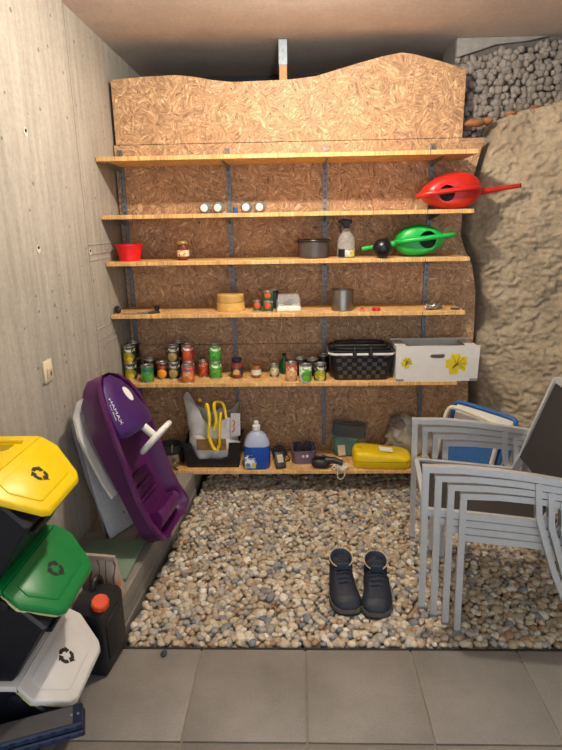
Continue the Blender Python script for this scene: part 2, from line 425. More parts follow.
def rock_mat():
    t = NT('sandstone_rock'); v = t.coord()
    a = t.noise(v, 4, 6, .62); b = t.noise(v, 34, 5, .7); c = t.noise(v, 120, 3, .7)
    r = t.ramp(a.outputs[0], [(.25, srgb('#a39581')), (.5, srgb('#b9a991')), (.75, srgb('#cfc0a8'))])
    r2 = t.ramp(b.outputs[0], [(.3, (.80, .78, .76)), (.62, (1.06, 1.05, 1.03))])
    t.l(t.mix(1., r.outputs[0], r2.outputs[0], 'MULTIPLY'), t.b.inputs['Base Color'])
    t.b.inputs['Roughness'].default_value = .95; t.b.inputs['Specular IOR Level'].default_value = .15
    t.bump(t.mix(.35, b.outputs[0], c.outputs[0]), 1.0, .02); return t.m
rk = obj('wall_rock', [(V, Fs)], rock_mat(), smooth=0, kind='structure'); rk.data.shade_smooth()
# --- no-fines concrete above the rock
M_nf = concrete_mat('no_fines_concrete', ('#6f6a66', '#8a8580', '#65605c'), (1, 1, 1), pits=False)
nf = obj('wall_porous', [box(.905, 2.55, 3.52, 3.8, 1.95, ZC)], plain('cement_paste', '#6a6561', .95, kind='pos'), kind='structure')
def ico(sub):
    bm = bmesh.new(); bmesh.ops.create_icosphere(bm, subdivisions=sub, radius=1)
    v = np.array([x.co[:] for x in bm.verts]); f = np.array([[q.index for q in p.verts] for p in bm.faces]); bm.free(); return v, f
I1, I2 = ico(1), ico(2)
# create_icosphere(subdivisions=1) is the plain icosahedron; 2 -> 80 faces, 3 -> 320 faces
I3 = ico(3)
nr = np.random.RandomState(11)
def rand_rot(n, tilt=6.3):
    q = nr.normal(size=(n, 4)); q /= np.linalg.norm(q, axis=1)[:, None]; a, b, c, d = q.T
    return np.stack([np.stack([1-2*(c*c+d*d), 2*(b*c-a*d), 2*(b*d+a*c)], 1), np.stack([2*(b*c+a*d), 1-2*(b*b+d*d), 2*(c*d-a*b)], 1), np.stack([2*(b*d-a*c), 2*(c*d+a*b), 1-2*(b*b+c*c)], 1)], 1)
def pebble_mesh(name, cen, rad, cols, base, mat, kindstuff=True, rough=.18):
    bv, bf = base; n = len(cen); nv = len(bv)
    R = rand_rot(n)
    lump = 1+rough*(nr.rand(n, 1)*2-1)*bv[None, :, 0]*bv[None, :, 1]+rough*(nr.rand(n, nv)-.5)*.35
    loc = bv[None]*lump[..., None]*rad[:, None, :]
    yaw = nr.rand(n)*6.283; tl = nr.normal(size=n)*.3
    cy, sy, ct, st = np.cos(yaw), np.sin(yaw), np.cos(tl), np.sin(tl)
    z = loc[..., 2]*ct[:, None]+loc[..., 0]*st[:, None]; x1 = loc[..., 0]*ct[:, None]-loc[..., 2]*st[:, None]
    x = x1*cy[:, None]-loc[..., 1]*sy[:, None]; y = x1*sy[:, None]+loc[..., 1]*cy[:, None]
    W = np.stack([x, y, z], -1)+cen[:, None, :]
    Vv = W.reshape(-1, 3); Ff = (bf[None]+(np.arange(n)*nv)[:, None, None]).reshape(-1, 3)
    me = bpy.data.meshes.new(name); me.vertices.add(len(Vv)); me.vertices.foreach_set('co', Vv.ravel())
    me.loops.add(len(Ff)*3); me.loops.foreach_set('vertex_index', Ff.ravel().astype(np.int32))
    me.polygons.add(len(Ff)); me.polygons.foreach_set('loop_start', np.arange(0, len(Ff)*3, 3, dtype=np.int32))
    me.update(calc_edges=True); me.shade_smooth()
    at = me.color_attributes.new('Col', 'FLOAT_COLOR', 'POINT'); cc = np.ones((len(Vv), 4)); cc[:, :3] = np.repeat(cols, nv, 0)
    at.data.foreach_set('color', cc.ravel()); me.materials.append(mat); return me
cen = []; 
for i in range(46):
    for j in range(18):
        x = .93+i*.0355+nr.uniform(-.012, .012)+(.018 if j % 2 else 0); z = 2.0+j*.0325+nr.uniform(-.01, .01)
        lim = ZC-.025-(max(0, .07-.11*max(0, x-.95)) if x < 1.6 else 0)
        if z < lim and x < 2.5: cen.append((x, 3.518-.012*nr.rand()-.05*max(0, x-.9), z))
cen = np.array(cen); n = len(cen)
rad = nr.uniform(.018, .027, (n, 1))*nr.uniform(.75, 1.2, (n, 3)); g = nr.uniform(.75, 1.15, (n, 1)); cols = np.array(srgb('#968f89')[:3])[None]*g
M_agg = attr_mat('grey_aggregate', .85)
o = obj('aggregate_stones', None, None, nf, me=pebble_mesh('aggregate_stones', cen, rad, cols, I2, M_agg, rough=.95), kind='stuff')
obj('cement_smear', [prism([(.906, ZC-.10), (.906, ZC-.002), (1.42, ZC-.002), (1.3, ZC-.025), (1.12, ZC-.04), (1.0, ZC-.075)], 3.49, 3.53, 'xz', .004)], plain('light_cement', '#8f8c88', .9, kind='pos', bump=.3), nf)
M_brick = plain('orange_brick', '#9c6a48', .9, var=.3, vscale=25, bump=.5, bscale=60)
for (px, py, sx, sz) in ((475, 123, .06, .022), (487, 121, .035, .018), (511, 114, .035, .016), (534, 108, .022, .013)):
    q = P(px, py, y=3.37)
    bm = bmesh.new(); bmesh.ops.create_icosphere(bm, subdivisions=2, radius=1)
    for v in bm.verts:
        d = 1+.25*mnoise.noise(v.co*1.7+q*9); v.co = Vector((v.co.x*sx*d, v.co.y*.05*d, v.co.z*sz*d))+q
    obj('brick_fragment', [out(bm)], M_brick, rk, smooth=60)
# --- gravel bed
PAL = [('#cbbea8', .32, 'cream'), ('#b8a58a', .26, 'tan'), ('#a8a198', .20, 'grey'), ('#dad4c8', .12, 'whitish'), ('#a98a6c', .04, 'rust-brown'), ('#85878c', .06, 'slate-grey')]
pw = np.array([p[1] for p in PAL]); pw /= pw.sum(); pc = np.array([srgb(p[0])[:3] for p in PAL])
def kerb_x(y): return kA.x+(kB.x-kA.x)*(y-kA.y)/(kB.y-kA.y)
def scatter(sp, zc, zj):
    res = []; ny = int((3.36-YE-.03)/(sp*.87)); 
    for j in range(ny):
        y = YE+.034+j*sp*.87
        x = kerb_x(y)+.026+(sp/2 if j % 2 else 0)
        while x < 2.3:
            xx = x+nr.uniform(-.3, .3)*sp; yy = y+nr.uniform(-.3, .3)*sp if j else y
            lim = rock_y(xx, 0.)-.03 if xx > .86 else 3.36
            if yy < lim and yy < 3.36 and xx > kerb_x(yy)+.022: res.append((xx, yy, zc+nr.uniform(-zj, zj)))
            x += sp
    return np.array(res)
lowL = scatter(.034, -.032, .004); topL = scatter(.0275, -.010, .006)
def rads(n, lo=.0105, hi=.0185):
    b = nr.uniform(lo, hi, (n, 1))*nr.choice([1, 1, 1, 1.2, .85], (n, 1)); return b*np.stack([nr.uniform(1.0, 1.35, n), nr.uniform(.85, 1.05, n), nr.uniform(.6, .82, n)], 1)
def colour(n):
    k = nr.choice(len(PAL), n, p=pw); return k, pc[k]*nr.uniform(.8, 1.15, (n, 1))
M_peb = attr_mat('river_pebbles', .6); M_pebo = attr_mat('river_pebble', .6, True)
topR = rads(len(topL)); topK, topC = colour(len(topL))
sz = []
for c, r in zip(topL, topR):
    x, y = proj(c); sz.append(r.mean()*pxm(c)*1.0 if (3 < x < 559 and y < 652) else 0)
order = np.argsort(-np.array(sz)); front = set(order[:300].tolist())
rest = [i for i in range(len(topL)) if i not in front]
near = [i for i in rest if topL[i][1] < 2.35]; far = [i for i in rest if topL[i][1] >= 2.35]
gb = obj('gravel_bed', None, None, me=pebble_mesh('gravel_bed', topL[near], topR[near], topC[near], I3, M_peb),
         label='bed of mixed tan and grey rounded river gravel between paving and shelves', cat='gravel', kind='stuff')
o = obj('far_gravel', None, None, gb, me=pebble_mesh('far_gravel', topL[far], topR[far], topC[far], I2, M_peb), kind='stuff')
lk, lc = colour(len(lowL))
o = obj('lower_gravel', None, None, gb, me=pebble_mesh('lower_gravel', lowL, rads(len(lowL), .016, .022), lc*.9, I2, M_peb), kind='stuff')
pv = []
for k in range(6):
    me = pebble_mesh('pebble', np.zeros((1, 3)), np.array([[1.2, .95, .72]])*nr.uniform(.9, 1.1, (1, 3)), pc[:1], I3, M_pebo); pv.append(me)
for i in sorted(front):
    o = obj('pebble', None, None, None, tuple(topL[i]), (nr.normal()*.2, nr.normal()*.2, nr.uniform(0, 6.28)), me=pv[i % 6])
    s = float(topR[i].mean())*1.06; o.scale = (s, s*nr.uniform(.9, 1.1), s*nr.uniform(.9, 1.1)); o.color = tuple(topC[i])+(1,)
    nm = PAL[topK[i]][2]
    tag(o, nm+' pebble along the front edge of the gravel bed beside the paving', 'pebble', nm+' pebbles at the front edge of the gravel')

# ================================================================== SHELVING
UX = [-1.0019, -.3856, .1666, .7715]
SZ = [1.9183, 1.6263, 1.3794, 1.0897, .6876, .14]
T = .022; YF = 3.055
ST = [z+T/2 for z in SZ]     # top of each board
uplab = ['slotted steel upright nearest the concrete wall carrying the shelves', 'slotted steel upright behind the glass jars and the red-filled jar', 'slotted steel upright behind the black woven basket and spray bottle', 'slotted steel upright nearest the rock face carrying the shelves']
def upright_parts(z0, z1):
    ps = [box(-.0125, -.005, -.014, -.001, z0, z1), box(.005, .0125, -.014, -.001, z0, z1)]
    z = z0
    while z < z1-.02:
        ps.append(box(-.005, .005, -.0135, -.009, z, z+.018)); z += .032
    return ps
ume = mesh_from(upright_parts(.19, 2.0), 'upright', 0); ume.materials.append(M_steel)
bprof = [(-.0005, .0), (-.0005, .0), ]
for k, x in enumerate(UX):
    u = thing('shelf_upright', uplab[k], 'upright', (x, YW, 0), 0, 'slotted shelf uprights')
    obj('channel', None, None, u, me=ume)
    for zt in ST:
        zb = zt-T
        obj('bracket', [prism([(-.014, zb-.034), (-.014, zb-.0005), (-.27, zb-.0005), (-.27, zb-.008), (-.06, zb-.026)], -.0035, .0035, 'yz')], M_steel, u, smooth=0)
xr_ = [.9325, .9325, .93, .925, .905, .82]
slab = ['top shelf board of pale chipboard with nothing on it', 'pale chipboard shelf carrying the glass jars and the red watering can', 'pale chipboard shelf carrying the red pot and the green watering can',
        'pale chipboard shelf carrying the round wooden box and the dark metal pot', 'pale chipboard shelf carrying the food cans, woven basket and white carton', 'lowest chipboard shelf just above the gravel carrying the yellow case']
for k in range(6):
    x1 = xr_[k]
    s = obj('shelf_board', [box(XL+.003, x1, YF, YW-.0155, SZ[k]-T/2, SZ[k]+T/2, .0015)], M_osbs, label=slab[k], cat='shelf', group='chipboard shelves')

# ================================================================== helpers for goods
def on(k, px, py): 
    q = P(px, py, z=ST[k]); q.y = min(max(q.y, YF+.012), YW-.03); 
    return q
def on_at(k, px, y):
    """point on shelf k at depth y under pixel column px"""
    b = ST[k]; q = P(px, proj((0, y, b))[1], y=y); q.z = b; return q
M_can = plain('tin_metal', '#b9b7b0', .3, .9, .05)
M_lidblack = plain('black_lid', '#1d1c1d', .4)
M_glass = plain('clear_glass', '#6d7270', .06, 0, 0, alpha=.10); M_jarg = plain('thick_glass', '#aab0ae', .08, 0, 0, alpha=.42)
can_cache = {}
def can(k, px, y, mat, label, group, d=.074, h=.108, z=0, ring=True, rotz=0):
    q = on_at(k, px, y); q.z += z
    t = thing('food_can', label, 'can', q, rotz, group); r = d/2
    key = (d, h)
    if key not in can_cache:
        b = mesh_from([lathe([(r-.004, .003), (r-.001, 0), (r, .002), (r-.0012, .005), (r-.0015, h-.006), (r, h-.003), (r-.0005, h), (r-.003, h), (r-.004, h-.004), (.0, h-.0042)], 24)], 'can_body'); b.materials.append(M_can)
        l = mesh_from([lathe([(r-.0009, .0065), (r-.0006, .007), (r-.0006, h-.0085), (r-.0009, h-.008)], 24, False)], 'can_label')
        tb = mesh_from([xf(tube(smooth_path([(0, 0, 0), (.008, 0, .0), (.02, .004, .001), (.02, -.004, .001), (.008, 0, 0)], 1), .0012, 5), Matrix.Translation((-.012, 0, h-.0035)))], 'pull_tab'); tb.materials.append(M_can)
        can_cache[key] = (b, l, tb)
    b, l, tb = can_cache[key]
    obj('can_body', None, None, t, me=b)
    lm = l.copy(); lm.materials.clear(); lm.materials.append(mat); lb = obj('paper_label', None, None, t, me=lm)
    obj('pull_tab', None, None, t, me=tb)
    return t
def jar(k, px, y, fill, lidm, labm, label, group, d=.068, h=.10, z=0):
    q = on_at(k, px, y); q.z += z
    t = thing('preserve_jar', label, 'jar', q, 0, group); r = d/2
    obj('glass', [lathe([(r*.8, 0), (r, .006), (r, h*.68), (r*.80, h*.8), (r*.80, h*.97), (0, h*.97)], 22)], M_glass, t)
    obj('contents', [lathe([(r*.78, .003), (r-.002, .009), (r-.002, h*.66), (r*.76, h*.78), (0, h*.78)], 20)], fill, t)
    obj('lid', [lathe([(r*.85, h*.86), (r*.88, h*.87), (r*.88, h*.985), (r*.8, h), (0, h)], 22)], lidm, t)
    if labm: obj('paper_label', [lathe([(r+.0003, h*.20), (r+.0008, h*.205), (r+.0008, h*.52), (r+.0003, h*.525)], 22, False)], labm, t)
    return t
M_red = plain('red_plastic', '#c4261a', .35, var=.06); M_redpot = plain('bright_red_pot', '#d8141a', .4, var=.05)
M_green = plain('green_plastic', '#16b14a', .35, var=.06)

# ---- shelf 2 (index 1): glass jars lying with white ends, red watering can
jy = 3.27
for px in (205.5, 218.8, 246.6, 260):
    q = on_at(1, px, jy); r = .033
    side = 'upright' 
    t = thing('glass_jar', ('clear glass jar with a white lid lying on its side, left of the second upright' if px < 230 else 'clear glass jar with a white lid lying on its side, right of the second upright'), 'jar', (q.x, jy, q.z+r), 0, 'glass jars lying on the shelf')
    t['label'] = 'glass jar with white lid lying ' + {205.5: 'outermost of the row, toward the concrete wall', 218.8: 'second of the row, near the blue clip', 246.6: 'third of the row, just past the steel upright', 260: 'last of the row, nearest the red watering can'}[px]
    Mx = Matrix.Rotation(math.pi/2, 4, 'X')
    obj('glass', [xf(lathe([(.0, -.05), (r*.9, -.05), (r, -.044), (r, .02), (r*.72, .034), (r*.72, .045), (r*.66, .045), (r*.66, .034), (r*.93, .019), (r*.93, -.043), (.0, -.045)], 24, False), Mx)], M_jarg, t)
    obj('lid', [xf(lathe([(r*.6, .036), (r*.6, .047), (r*.5, .049), (0, .049)], 20), Mx)], plain('white_lid', '#f4f3ee', .5, var=.02), t)
q = on_at(1, 235, 3.30)
t = thing('clamp_clip', 'small blue plastic clip beside the steel upright between glass jars', 'clip', q)
obj('jaw', [prism([(-.016, 0), (.016, 0), (.012, .02), (.017, .035), (-.013, .036), (-.011, .018)], -.012, .012, 'xz', .003)], plain('blue_plastic', '#274f86', .5), t)
obj('spring', [xf(tube([(0.006*math.cos(a), .004*a-.013, .006*math.sin(a)) for a in np.arange(0, 6.3, .5)], .0016, 5), Matrix.Translation((0, 0, .044)))], M_steel, t)

def watering_can(k, body_px, half, tilt, hole, hr, handle, spout, y, mat, name, label):
    """tub lying with its handle side towards the room; outlines in pixels, distance y on the shelf"""
    c = P(*body_px, y=y); s = 1/pxm(c); a, b = half[0]*s, half[1]*s
    base = ST[k]
    t = thing('watering_can', label, 'watering can', (c.x, y, base), 0, 'watering cans')
    cz = c.z-base; dep = .085
    b = min(b, cz); cz = max(cz, b*1.0)
    rings = []
    hc = P(*hole, y=y-dep); hx, hz = hc.x-c.x, hc.z-c.z; hrr = hr*s
    N = 36
    def egg(f, yy, g=1.0):
        out_ = []
        for i in range(N):
            th = 2*math.pi*i/N; x = a*f*math.cos(th); z = b*g*math.sin(th)*(1-.16*math.cos(th)*(1 if spout[1][0] > body_px[0] else -1)*-1)
            X = x*math.cos(tilt)-z*math.sin(tilt); Z = x*math.sin(tilt)+z*math.cos(tilt)
            out_.append((X, yy, Z+cz))
        return out_
    for f, yy in ((.55, .075), (.86, .068), (.97, .045), (1.0, .0), (.99, -.03), (.93, -.058), (.78, -.078)):
        rings.append(egg(f, yy, f if f < .9 else f))
    zmin = min(p[2] for r in rings for p in r); 
    rings = [[(p[0], p[1], p[2]-zmin) for p in r] for r in rings]
    for f in (1.25, 1.0):
        rings.append([(hx+hrr*f*math.cos(2*math.pi*i/N), -.086 if f > 1.1 else -.084, hz+cz-zmin+hrr*f*math.sin(2*math.pi*i/N)) for i in range(N)])
    rings.append([(hx+hrr*.95*math.cos(2*math.pi*i/N), -.05, hz+cz-zmin+hrr*.95*math.sin(2*math.pi*i/N)) for i in range(N)])
    rings.append([(hx+hrr*1.6*math.cos(2*math.pi*i/N), -.02, hz+cz-zmin+hrr*1.5*math.sin(2*math.pi*i/N)) for i in range(N)])
    obj('tub', [loft(rings[:-2], True, False)], mat, t, smooth=60)
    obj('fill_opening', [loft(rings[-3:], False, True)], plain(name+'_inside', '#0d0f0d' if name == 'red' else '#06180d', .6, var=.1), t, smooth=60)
    h0 = P(*handle[0], y=y-.06)-Vector((c.x, y, base)); h1 = P(*handle[1], y=y-.06)-Vector((c.x, y, base))
    h0.z -= zmin; h1.z -= zmin
    mid = (h0+h1)/2; d_ = h1-h0
    pth = smooth_path([h0+d_*.05+Vector((0, .06, -.004)), h0+Vector((0, .01, 0)), h0+d_*.12+Vector((0, -.045, .004)), mid+Vector((0, -.062, .006)), h1-d_*.12+Vector((0, -.045, .004)), h1+Vector((0, .01, 0)), h1-d_*.05+Vector((0, .06, -.004))], 2)
    obj('handle', [tube(pth, 0.0135, 10, flat=.85)], mat, t, smooth=60)
    s0 = P(*spout[0], y=y)-Vector((c.x, y, base)); s1 = P(*spout[1], y=y)-Vector((c.x, y, base)); s0.z -= zmin; s1.z -= zmin
    dd = (s1-s0)
    sp = obj('spout', [tube([s0-dd*.18, s0+dd*.05, s0+dd*.3, s0+dd*.7, s1], [.024, .019, .0145, .012, .0115], 14)], mat, t, smooth=60)
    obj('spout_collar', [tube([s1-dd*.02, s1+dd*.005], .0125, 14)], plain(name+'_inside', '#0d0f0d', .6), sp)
    return t
watering_can(1, (450.5, 190), (29.5, 17.5), .07, (447.5, 191.5), 7.6, ((417, 194.5), (482, 186.5)), ((481, 190), (520.5, 184)), 3.20, M_red, 'red', 'red plastic watering can lying on the shelf with spout over the rock')
watering_can(2, (419, 240.5), (24.5, 16.5), .06, (428, 240), 8.2, ((396.5, 243), (456, 235)), ((397, 243.5), (361, 249.5)), 3.20, M_green, 'green', 'green plastic watering can lying on the shelf next to a black ball')

# ---- shelf 3 (index 2)
def planter(k, px, y, r0, r1, h, mat, label):
    q = on_at(k, px, y); t = thing('flower_pot', label, 'pot', q)
    obj('pot_wall', [lathe([(0, 0), (r0, 0), (r0*1.02, h*.30), (r0*1.06, h*.32), (r0*1.06, h*.36), (r1*.97, h*.9), (r1, h*.91), (r1, h), (r1*.94, h), (r0*.9, h*.1), (0, h*.1)], 30, False)], mat, t); return t
planter(2, 130, 3.17, .058, .076, .092, M_redpot, 'bright red plastic flower pot near the concrete wall')
M_jam = plain('dark_red_jam', '#7c1a12', .3, var=.3); M_pap = plain('cream_label', '#e9dfc4', .6, var=.05); M_goldlid = plain('gold_lid', '#c7a25a', .35, .5)
jar(2, 183.5, 3.17, M_jam, M_goldlid, label_mat('jam_label', '#e6dcc0', ('#b0281e', '#e2a52a', '#f0ead2'), None, .42, 90), 'jam jar with cream label and gold lid standing alone on its shelf', None, .066, .105)
q = on_at(2, 313.5, 3.19)
t = thing('casserole_pot', 'smoky grey straight-sided pot with dark rim beside the spray bottle', 'pot', q)
obj('pot_body', [lathe([(0, 0), (.078, 0), (.085, .006), (.086, .092), (.082, .092), (.081, .01), (0, .006)], 36, False)], plain('smoky_enamel', '#4b4441', .22, var=.1), t)
obj('rim', [xf(tube([(.089*math.cos(a), .089*math.sin(a), 0) for a in np.linspace(0, 2*math.pi, 36, False)], .0052, 8, True), Matrix.Translation((0, 0, .096)))], plain('dark_rim', '#26221f', .35), t)
for sx in (-1, 1): obj('lug', [box(sx*.088, sx*.10, -.014, .014, .086, .094, .002)], plain('dark_rim', '#26221f', .35), t)
q = on_at(2, 346, 3.17)
t = thing('spray_bottle', 'clear plastic spray bottle with black trigger head', 'bottle', q)
M_clear = plain('clear_plastic', '#dfe0dc', .12, 0, 0, alpha=.30)
obj('bottle_body', [lathe([(.0, 0), (.044, 0), (.05, .006), (.05, .075), (.046, .105), (.03, .135), (.017, .150), (.016, .158), (0, .158)], 26, False)], M_clear, t)
obj('liquid', [lathe([(0, .003), (.043, .003), (.046, .008), (.046, .03), (0, .03)], 24)], plain('pale_liquid', '#b9ae96', .2), t)
obj('front_label', [loft([[(.0506*math.sin(a), -.0506*math.cos(a), z) for a in np.linspace(-.2, 1.0, 8)] for z in (.008, .042)], False, False, False)], label_mat('spray_label', '#d8d23a', ('#1c1c1c', '#f2f2ea', '#7ba22c'), None, .5, 60), t)
obj('dark_label', [loft([[(.0506*math.sin(a), -.0506*math.cos(a), z) for a in np.linspace(-1.1, -.22, 8)] for z in (.006, .048)], False, False, False)], M_blackpl, t)
hd = obj('trigger_head', [xf(prism([(-.016, 0), (.016, 0), (.018, .02), (.03, .03), (.03, .045), (-.02, .05), (-.045, .042), (-.045, .028), (-.02, .024)], -.011, .011, 'xz', .003), Matrix.Translation((0, 0, .158)))], M_blackpl, t)
obj('trigger', [xf(tube([(-.024, 0, .03), (-.034, 0, .012), (-.03, 0, -.02)], .005, 6), Matrix.Translation((0, 0, .155)))], M_blackpl, hd)
q = on_at(2, 382, 3.075)
t = thing('ball', 'black rubber ball in front of the green spout', 'ball', q)
obj('ball_shell', [sphere((0, 0, .052), .052, 24, 16)], plain('black_rubber_ball', '#121318', .3), t)
obj('valve', [sphere((.0, -.0515, .06), .0035, 8, 6)], plain('valve_grey', '#4d4d52', .5), t)

# ---- shelf 4 (index 3)
for (px, y, ln, an, lb, hexc) in ((118, 3.12, .05, .4, 'small black castor wheel on the shelf end by the concrete wall', '#17181a'), (157, 3.20, .03, 0, 'small black stopper standing on the shelf beside the pliers', '#17181a')):
    q = on_at(3, px, y); nm = 'castor_wheel' if px < 130 else 'bottle_stopper'
    t = thing(nm, lb, 'wheel' if px < 130 else 'stopper', q)
    if px < 130:
        obj('tyre', [xf(lathe([(.008, -.009), (.02, -.01), (.022, -.006), (.022, .006), (.02, .01), (.008, .009)], 20), Matrix.Translation((0, 0, .022)) @ Matrix.Rotation(1.2, 4, 'Y'))], M_blackpl, t)
        obj('hub', [xf(lathe([(.008, -.011), (.008, .011)], 12), Matrix.Translation((0, 0, .022)) @ Matrix.Rotation(1.2, 4, 'Y'))], M_steel, t)
    else:
        obj('knob_head', [lathe([(.012, 0), (.012, .008), (.017, .011), (.018, .026), (.013, .031), (0, .032)], 18)], M_blackpl, t)
        obj('screw_end', [lathe([(.005, .031), (.005, .036), (0, .037)], 8)], M_steel, t)
q = on_at(3, 147, 3.09)
t = thing('pliers', 'small steel pliers with dark grips lying near the shelf front', 'pliers', q, .5)
for s in (-1, 1):
    obj('handle', [tube([(-.0, 0, .006), (.02, s*.012, .006), (.07, s*.016, .006)], .005, 6)], plain('dark_grip', '#2b2a2d', .6), t)
    obj('jaw', [tube([(0, 0, .006), (-.02, s*.006, .007), (-.04, s*.001, .006)], [.006, .006, .003], 6)], M_steel, t)
obj('pivot', [lathe([(.008, 0), (.008, .014), (.005, .015)], 10)], M_steel, t)
q = on_at(3, 132, 3.075)
t = thing('steel_hook', 'bent grey steel hook lying at the shelf end', 'hook', q, .2)
obj('shank', [tube([(-.05, 0, .004), (.03, .0, .004)], .0035, 6)], M_steel, t); obj('bend', [tube([(.03+.012*math.sin(a), .012-.012*math.cos(a), .004) for a in np.linspace(0, 3.3, 8)], .0035, 6)], M_steel, t)
q = on_at(3, 231, 3.19)
t = thing('wooden_box', 'round pale wooden box with lid standing before the steel upright', 'box', q)
M_cork = plain('pale_wood', '#d8ae62', .6, var=.15, vscale=20)
obj('drum', [lathe([(0, 0), (.078, 0), (.081, .003), (.081, .05), (0, .05)], 36)], M_cork, t)
obj('lid', [lathe([(.076, .052), (.078, .053), (.078, .09), (.072, .096), (0, .097)], 36)], plain('pale_wood_lid', '#c79f58', .6, var=.12), t)
M_peas = label_mat('tomato_label', '#12663a', ('#c8331f', '#e0572f', '#d84a2c'), '#f1eee2', .34, 40)
gp = 'small green tomato cans'
can(3, 257.5, 3.14, M_peas, 'small dark green can with red picture standing beside a two-can pile', gp, .046, .062)
can(3, 268.2, 3.12, M_peas, 'small dark green can with red picture at the bottom of the two-can pile', gp, .058, .058)
can(3, 268.2, 3.12, M_peas, 'small dark green can with red picture on top of the two-can pile', gp, .058, .058, z=.0585)
can(3, 274, 3.22, plain('dark_tin_label', '#2c2a26', .4), 'dark can half hidden behind the small green can pile', gp, .058, .115)
q = on_at(3, 288.5, 3.15)
t = thing('storage_box', 'white and clear plastic box with dark red things inside', 'box', q, .06)
obj('base', [box(-.068, .068, -.045, .045, 0, .032, .004)], M_white, t)
obj('contents', [box(-.03, .025, -.025, .02, .0325, .052, .006), sphere((.01, -.01, .05), .016, 10, 8)], plain('dark_red_goods', '#4a1c1e', .5), t)
obj('cover', [loft([[(sx*wd, sy*dp, z) for sx, sy in ((-1, -1), (1, -1), (1, 1), (-1, 1))] for wd, dp, z in ((.067, .044, .033), (.066, .043, .055), (.058, .036, .088), (.054, .032, .092))], False, True)], M_clear, t, smooth=0)
obj('label_strip', [box(-.06, .06, -.0465, -.0455, .006, .026)], plain('paper_white', '#efece4', .6), t)
for sx in (-1, 1): obj('clasp', [box(sx*.061, sx*.067, -.046, -.036, .03, .06, .002)], M_steel, t)
q = on_at(3, 342, 3.14)
t = thing('metal_pot', 'tall gunmetal cylinder pot with a bright streak standing on the shelf', 'pot', q)
obj('pot_wall', [lathe([(0, 0), (.058, 0), (.061, .004), (.064, .112), (.0625, .116), (.060, .112), (.057, .02), (0, .018)], 36, False)], plain('gunmetal', '#8f8a82', .28, .9, .05), t)
obj('rim', [xf(tube([(.0635*math.cos(a), .0635*math.sin(a), .1155) for a in np.linspace(0, 6.2832, 36, False)], .0022, 6, True), Matrix())], plain('gunmetal', '#8f8a82', .28, .9), t)
q = on_at(3, 362, 3.085)
t = thing('hose_clip', 'small clear reddish clip lying on the shelf edge', 'clip', q)
obj('body', [box(-.014, .014, -.008, .008, 0, .012, .003)], plain('clear_reddish', '#b98272', .3), t); obj('tip', [box(-.012, .012, -.0075, .0075, .0122, .02, .003)], M_red, t)
q = on_at(3, 376, 3.085)
t = thing('hose_coupling', 'small red plastic hose coupling lying on the shelf', 'coupling', q, .2)
RY = Matrix.Translation((0, 0, .011)) @ Matrix.Rotation(math.pi/2, 4, 'Y')
obj('barrel', [xf(lathe([(.011, -.022), (.011, -.008), (.008, -.006), (.008, .006), (.0105, .008), (.0105, .02), (.006, .024)], 14), RY)], M_red, t)
obj('collar', [xf(lathe([(.0115, -.004), (.0115, .003)], 14), RY)], plain('orange_ring', '#d8563a', .4), t)
q = on_at(3, 432, 3.12)
t = thing('metal_clamp', 'crumpled silver foil and metal clamp lying near the shelf end', 'clamp', q, .25)
bm = bmesh.new(); bmesh.ops.create_icosphere(bm, subdivisions=3, radius=1)
for v in bm.verts: d = 1+.35*mnoise.noise(v.co*3); v.co = Vector((v.co.x*.045*d, v.co.y*.024*d, max(0, .016+v.co.z*.02*d)))
obj('foil', [out(bm)], plain('silver_foil', '#b6b2a8', .25, .9), t, smooth=15)
obj('clamp_arm', [tube(smooth_path([(-.05, -.022, .005), (-.02, -.03, .02), (.03, -.026, .028), (.055, -.01, .008)], 2), .004, 6)], M_steel, t)
obj('clamp_loop', [tube([(.05+.014*math.cos(a), -.01, .022+.014*math.sin(a)) for a in np.linspace(0, 6.2832, 14, False)], .003, 6, True)], M_steel, t)
q = on_at(3, 455, 3.10)
t = thing('pocket_knife', 'small dark folded pocket knife at the end of the shelf', 'knife', q, -.3)
obj('scales', [box(-.025, .025, -.007, .007, 0, .010, .003)], plain('knife_scale', '#3a2f2a', .5), t); obj('blade_spine', [box(-.022, .022, -.0015, .0015, .010, .012)], M_steel, t)
# ---- shelf 5 (index 4): cans, jars, basket, carton
L_lem = label_mat('lemon_label', '#191a16', ('#e0c02c', '#6f7d26', '#d9b23a'), '#cfc9b4', .62, 30)
L_bean = label_mat('bean_label', '#2a7a34', ('#3f9a3c', '#6cb04c', '#276a2e'), '#1d4f8c', .66, 60)
L_peach = label_mat('peach_label', '#211a17', ('#f09a22', '#f4b13a', '#f2a02a'), '#c8391f', .5, 12)
L_mush = label_mat('mushroom_label', '#20241c', ('#b39a5f', '#8f7c46', '#c8b27a'), '#b9b6a6', .5, 70)
L_mush2 = label_mat('olive_label', '#17181b', ('#8a7a49', '#5c5a33', '#b79c56'), '#b9b6a6', .55, 45)
L_tom = label_mat('tomato_sauce_label', '#9a2c1c', ('#d0532c', '#b23c22', '#e07a3c'), '#e8e3da', .55, 60)
L_bake = label_mat('baked_bean_label', '#c9532f', ('#e08a42', '#d8672f', '#f1d9a6'), '#2c4fa0', .62, 70)
L_red = label_mat('red_small_label', '#a83a26', ('#c65a38', '#8d2c1d', '#d77a4a'), '#e2c9a2', .5, 60)
L_pea = label_mat('pea_label', '#3a9a30', ('#4bae3c', '#2c8a2a', '#6fbf52'), '#e9f2d0', .6, 75)
L_cp = label_mat('chickpea_label', '#b8482c', ('#e2b67c', '#cf8f55', '#ecd3a0'), '#e8ddc8', .7, 85)
L_gw = label_mat('green_white_label', '#e8ece0', ('#6fb52c', '#3f8f2c', '#9ad04a'), '#58a82c', .66, 24, .012)
